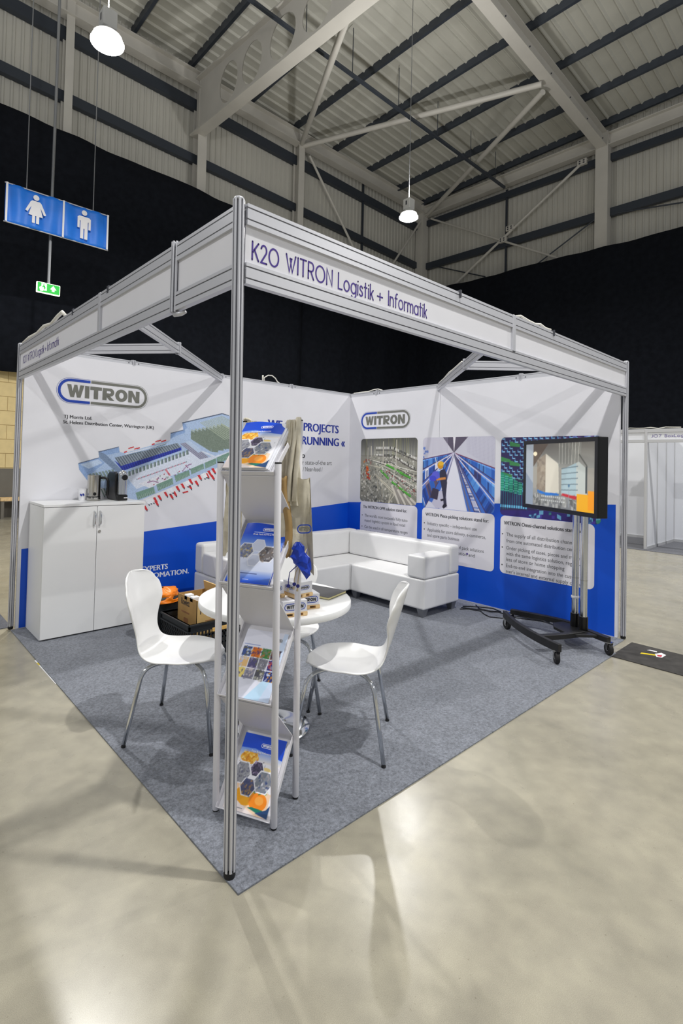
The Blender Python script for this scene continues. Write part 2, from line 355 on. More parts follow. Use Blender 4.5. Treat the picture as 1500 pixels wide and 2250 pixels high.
def stroke_mesh(mb, pts, w, fr, sx, sy):
    P = [Vector((x*sx,y*sy)) for x,y in pts]; closed = (P[0]-P[-1]).length < 1e-6 and len(P) > 3
    if closed: P = P[:-1]
    n = len(P); L = []; R = []
    for i in range(n):
        a = P[(i-1) % n] if (i or closed) else P[i]; c = P[(i+1) % n] if (i < n-1 or closed) else P[i]
        d0 = (P[i]-a).normalized() if (P[i]-a).length > 1e-9 else (c-P[i]).normalized(); d1 = (c-P[i]).normalized() if (c-P[i]).length > 1e-9 else d0
        t = (d0+d1); t = t.normalized() if t.length > .2 else d1; m = Vector((-t.y,t.x)); k = min(2.0, 1/max(.3,abs(m.dot(Vector((-d0.y,d0.x))))))
        L.append(P[i]+m*(w/2*k)); R.append(P[i]-m*(w/2*k))
    vs = [fr @ Vector((p.x,p.y,0)) for p in L+R]; mb.add(vs, [(i,(i+1)%n,(i+1)%n+n,i+n) for i in range(n if closed else n-1)])
    if not closed:
        for c in (P[0],P[-1]): mb.add([fr @ Vector((c.x+w/2*math.cos(2*math.pi*k/12), c.y+w/2*math.sin(2*math.pi*k/12), 0)) for k in range(12)], [tuple(range(12))])
def thin_text(s, o, right, upv, h, m, parent, w, sw=.105, off=.0006, gap=.24):
    tot = sum(THIN[c][0] for c in s)+gap*(len(s)-1); sx = w/tot; x = 0.
    for c in s:
        adv, st = THIN[c]
        if st:
            b = MB(); fr = frame(Vector(o)+Vector(right).normalized()*(x*sx), right, upv); fr = fr @ Matrix.Translation((0,0,off))
            for j,p in enumerate(st): stroke_mesh(b, p, sw*h, fr @ Matrix.Translation((0,0,.00015*j)), sx, h)
            b.build('letter', m, parent)
        x += adv+gap
ell_ = lambda cx,cy,rx,ry,n=28: [(cx+rx*math.cos(2*math.pi*k/n), cy+ry*math.sin(2*math.pi*k/n)) for k in range(n)]
def heavy_glyph(c):
    """list of (outer, inner-or-None) shapes"""
    if c == 'W': return 1.38,[([(0,1),(.33,1),(.44,.44),(.57,1),(.81,1),(.94,.44),(1.05,1),(1.38,1),(1.10,0),(.81,0),(.69,.46),(.57,0),(.28,0)],None)]
    if c == 'I': return .36,[([(0,0),(.36,0),(.36,1),(0,1)],None)]
    if c == 'T': return .98,[([(0,1),(0,.73),(.31,.73),(.31,0),(.67,0),(.67,.73),(.98,.73),(.98,1)],None)]
    if c == 'R': return 1.04,[([(0,0),(.36,0),(.36,1),(0,1)],None),([(.36,1)]+arc(.68,.67,.33,.33,90,-90)+[(.36,.34)],[(.36,.78)]+arc(.62,.68,.10,.10,90,-90)+[(.36,.58)]),([(.36,.36),(.62,.36),(1.04,0),(.63,0),(.36,.26)],None)]
    if c == 'O': return 1.10,[(ell_(.55,.5,.55,.52),ell_(.55,.5,.21,.26))]
    if c == 'N': return 1.04,[([(0,0),(0,1),(.36,1),(.70,.46),(.70,1),(1.04,1),(1.04,0),(.70,0),(.34,.55),(.34,0)],None)]
def heavy_text(s, fr, w, h, m, parent, joined=False, gap=.07):
    """centred on fr's origin (baseline h/2 below)"""
    tot = sum(heavy_glyph(c)[0] for c in s)+gap*(len(s)-1); sx = w/tot; x = -tot/2; J = MB()
    for c in s:
        adv, shapes = heavy_glyph(c); b = J if joined else MB()
        for outer,inner in shapes:
            q = lambda pts: [fr @ Vector(((x+px)*sx,(py-.5)*h,0)) for px,py in pts]; n = len(outer)
            if inner is None: b.add(q(outer), [tuple(range(n))])
            else: b.add(q(outer)+q(inner), [(k,(k+1)%n,(k+1)%n+n,k+n) for k in range(n if len(inner) == n and c == 'O' else n-1)])
        if not joined: b.build('letter', m, parent)
        x += adv+gap
    if joined: J.build('lettering', m, parent)
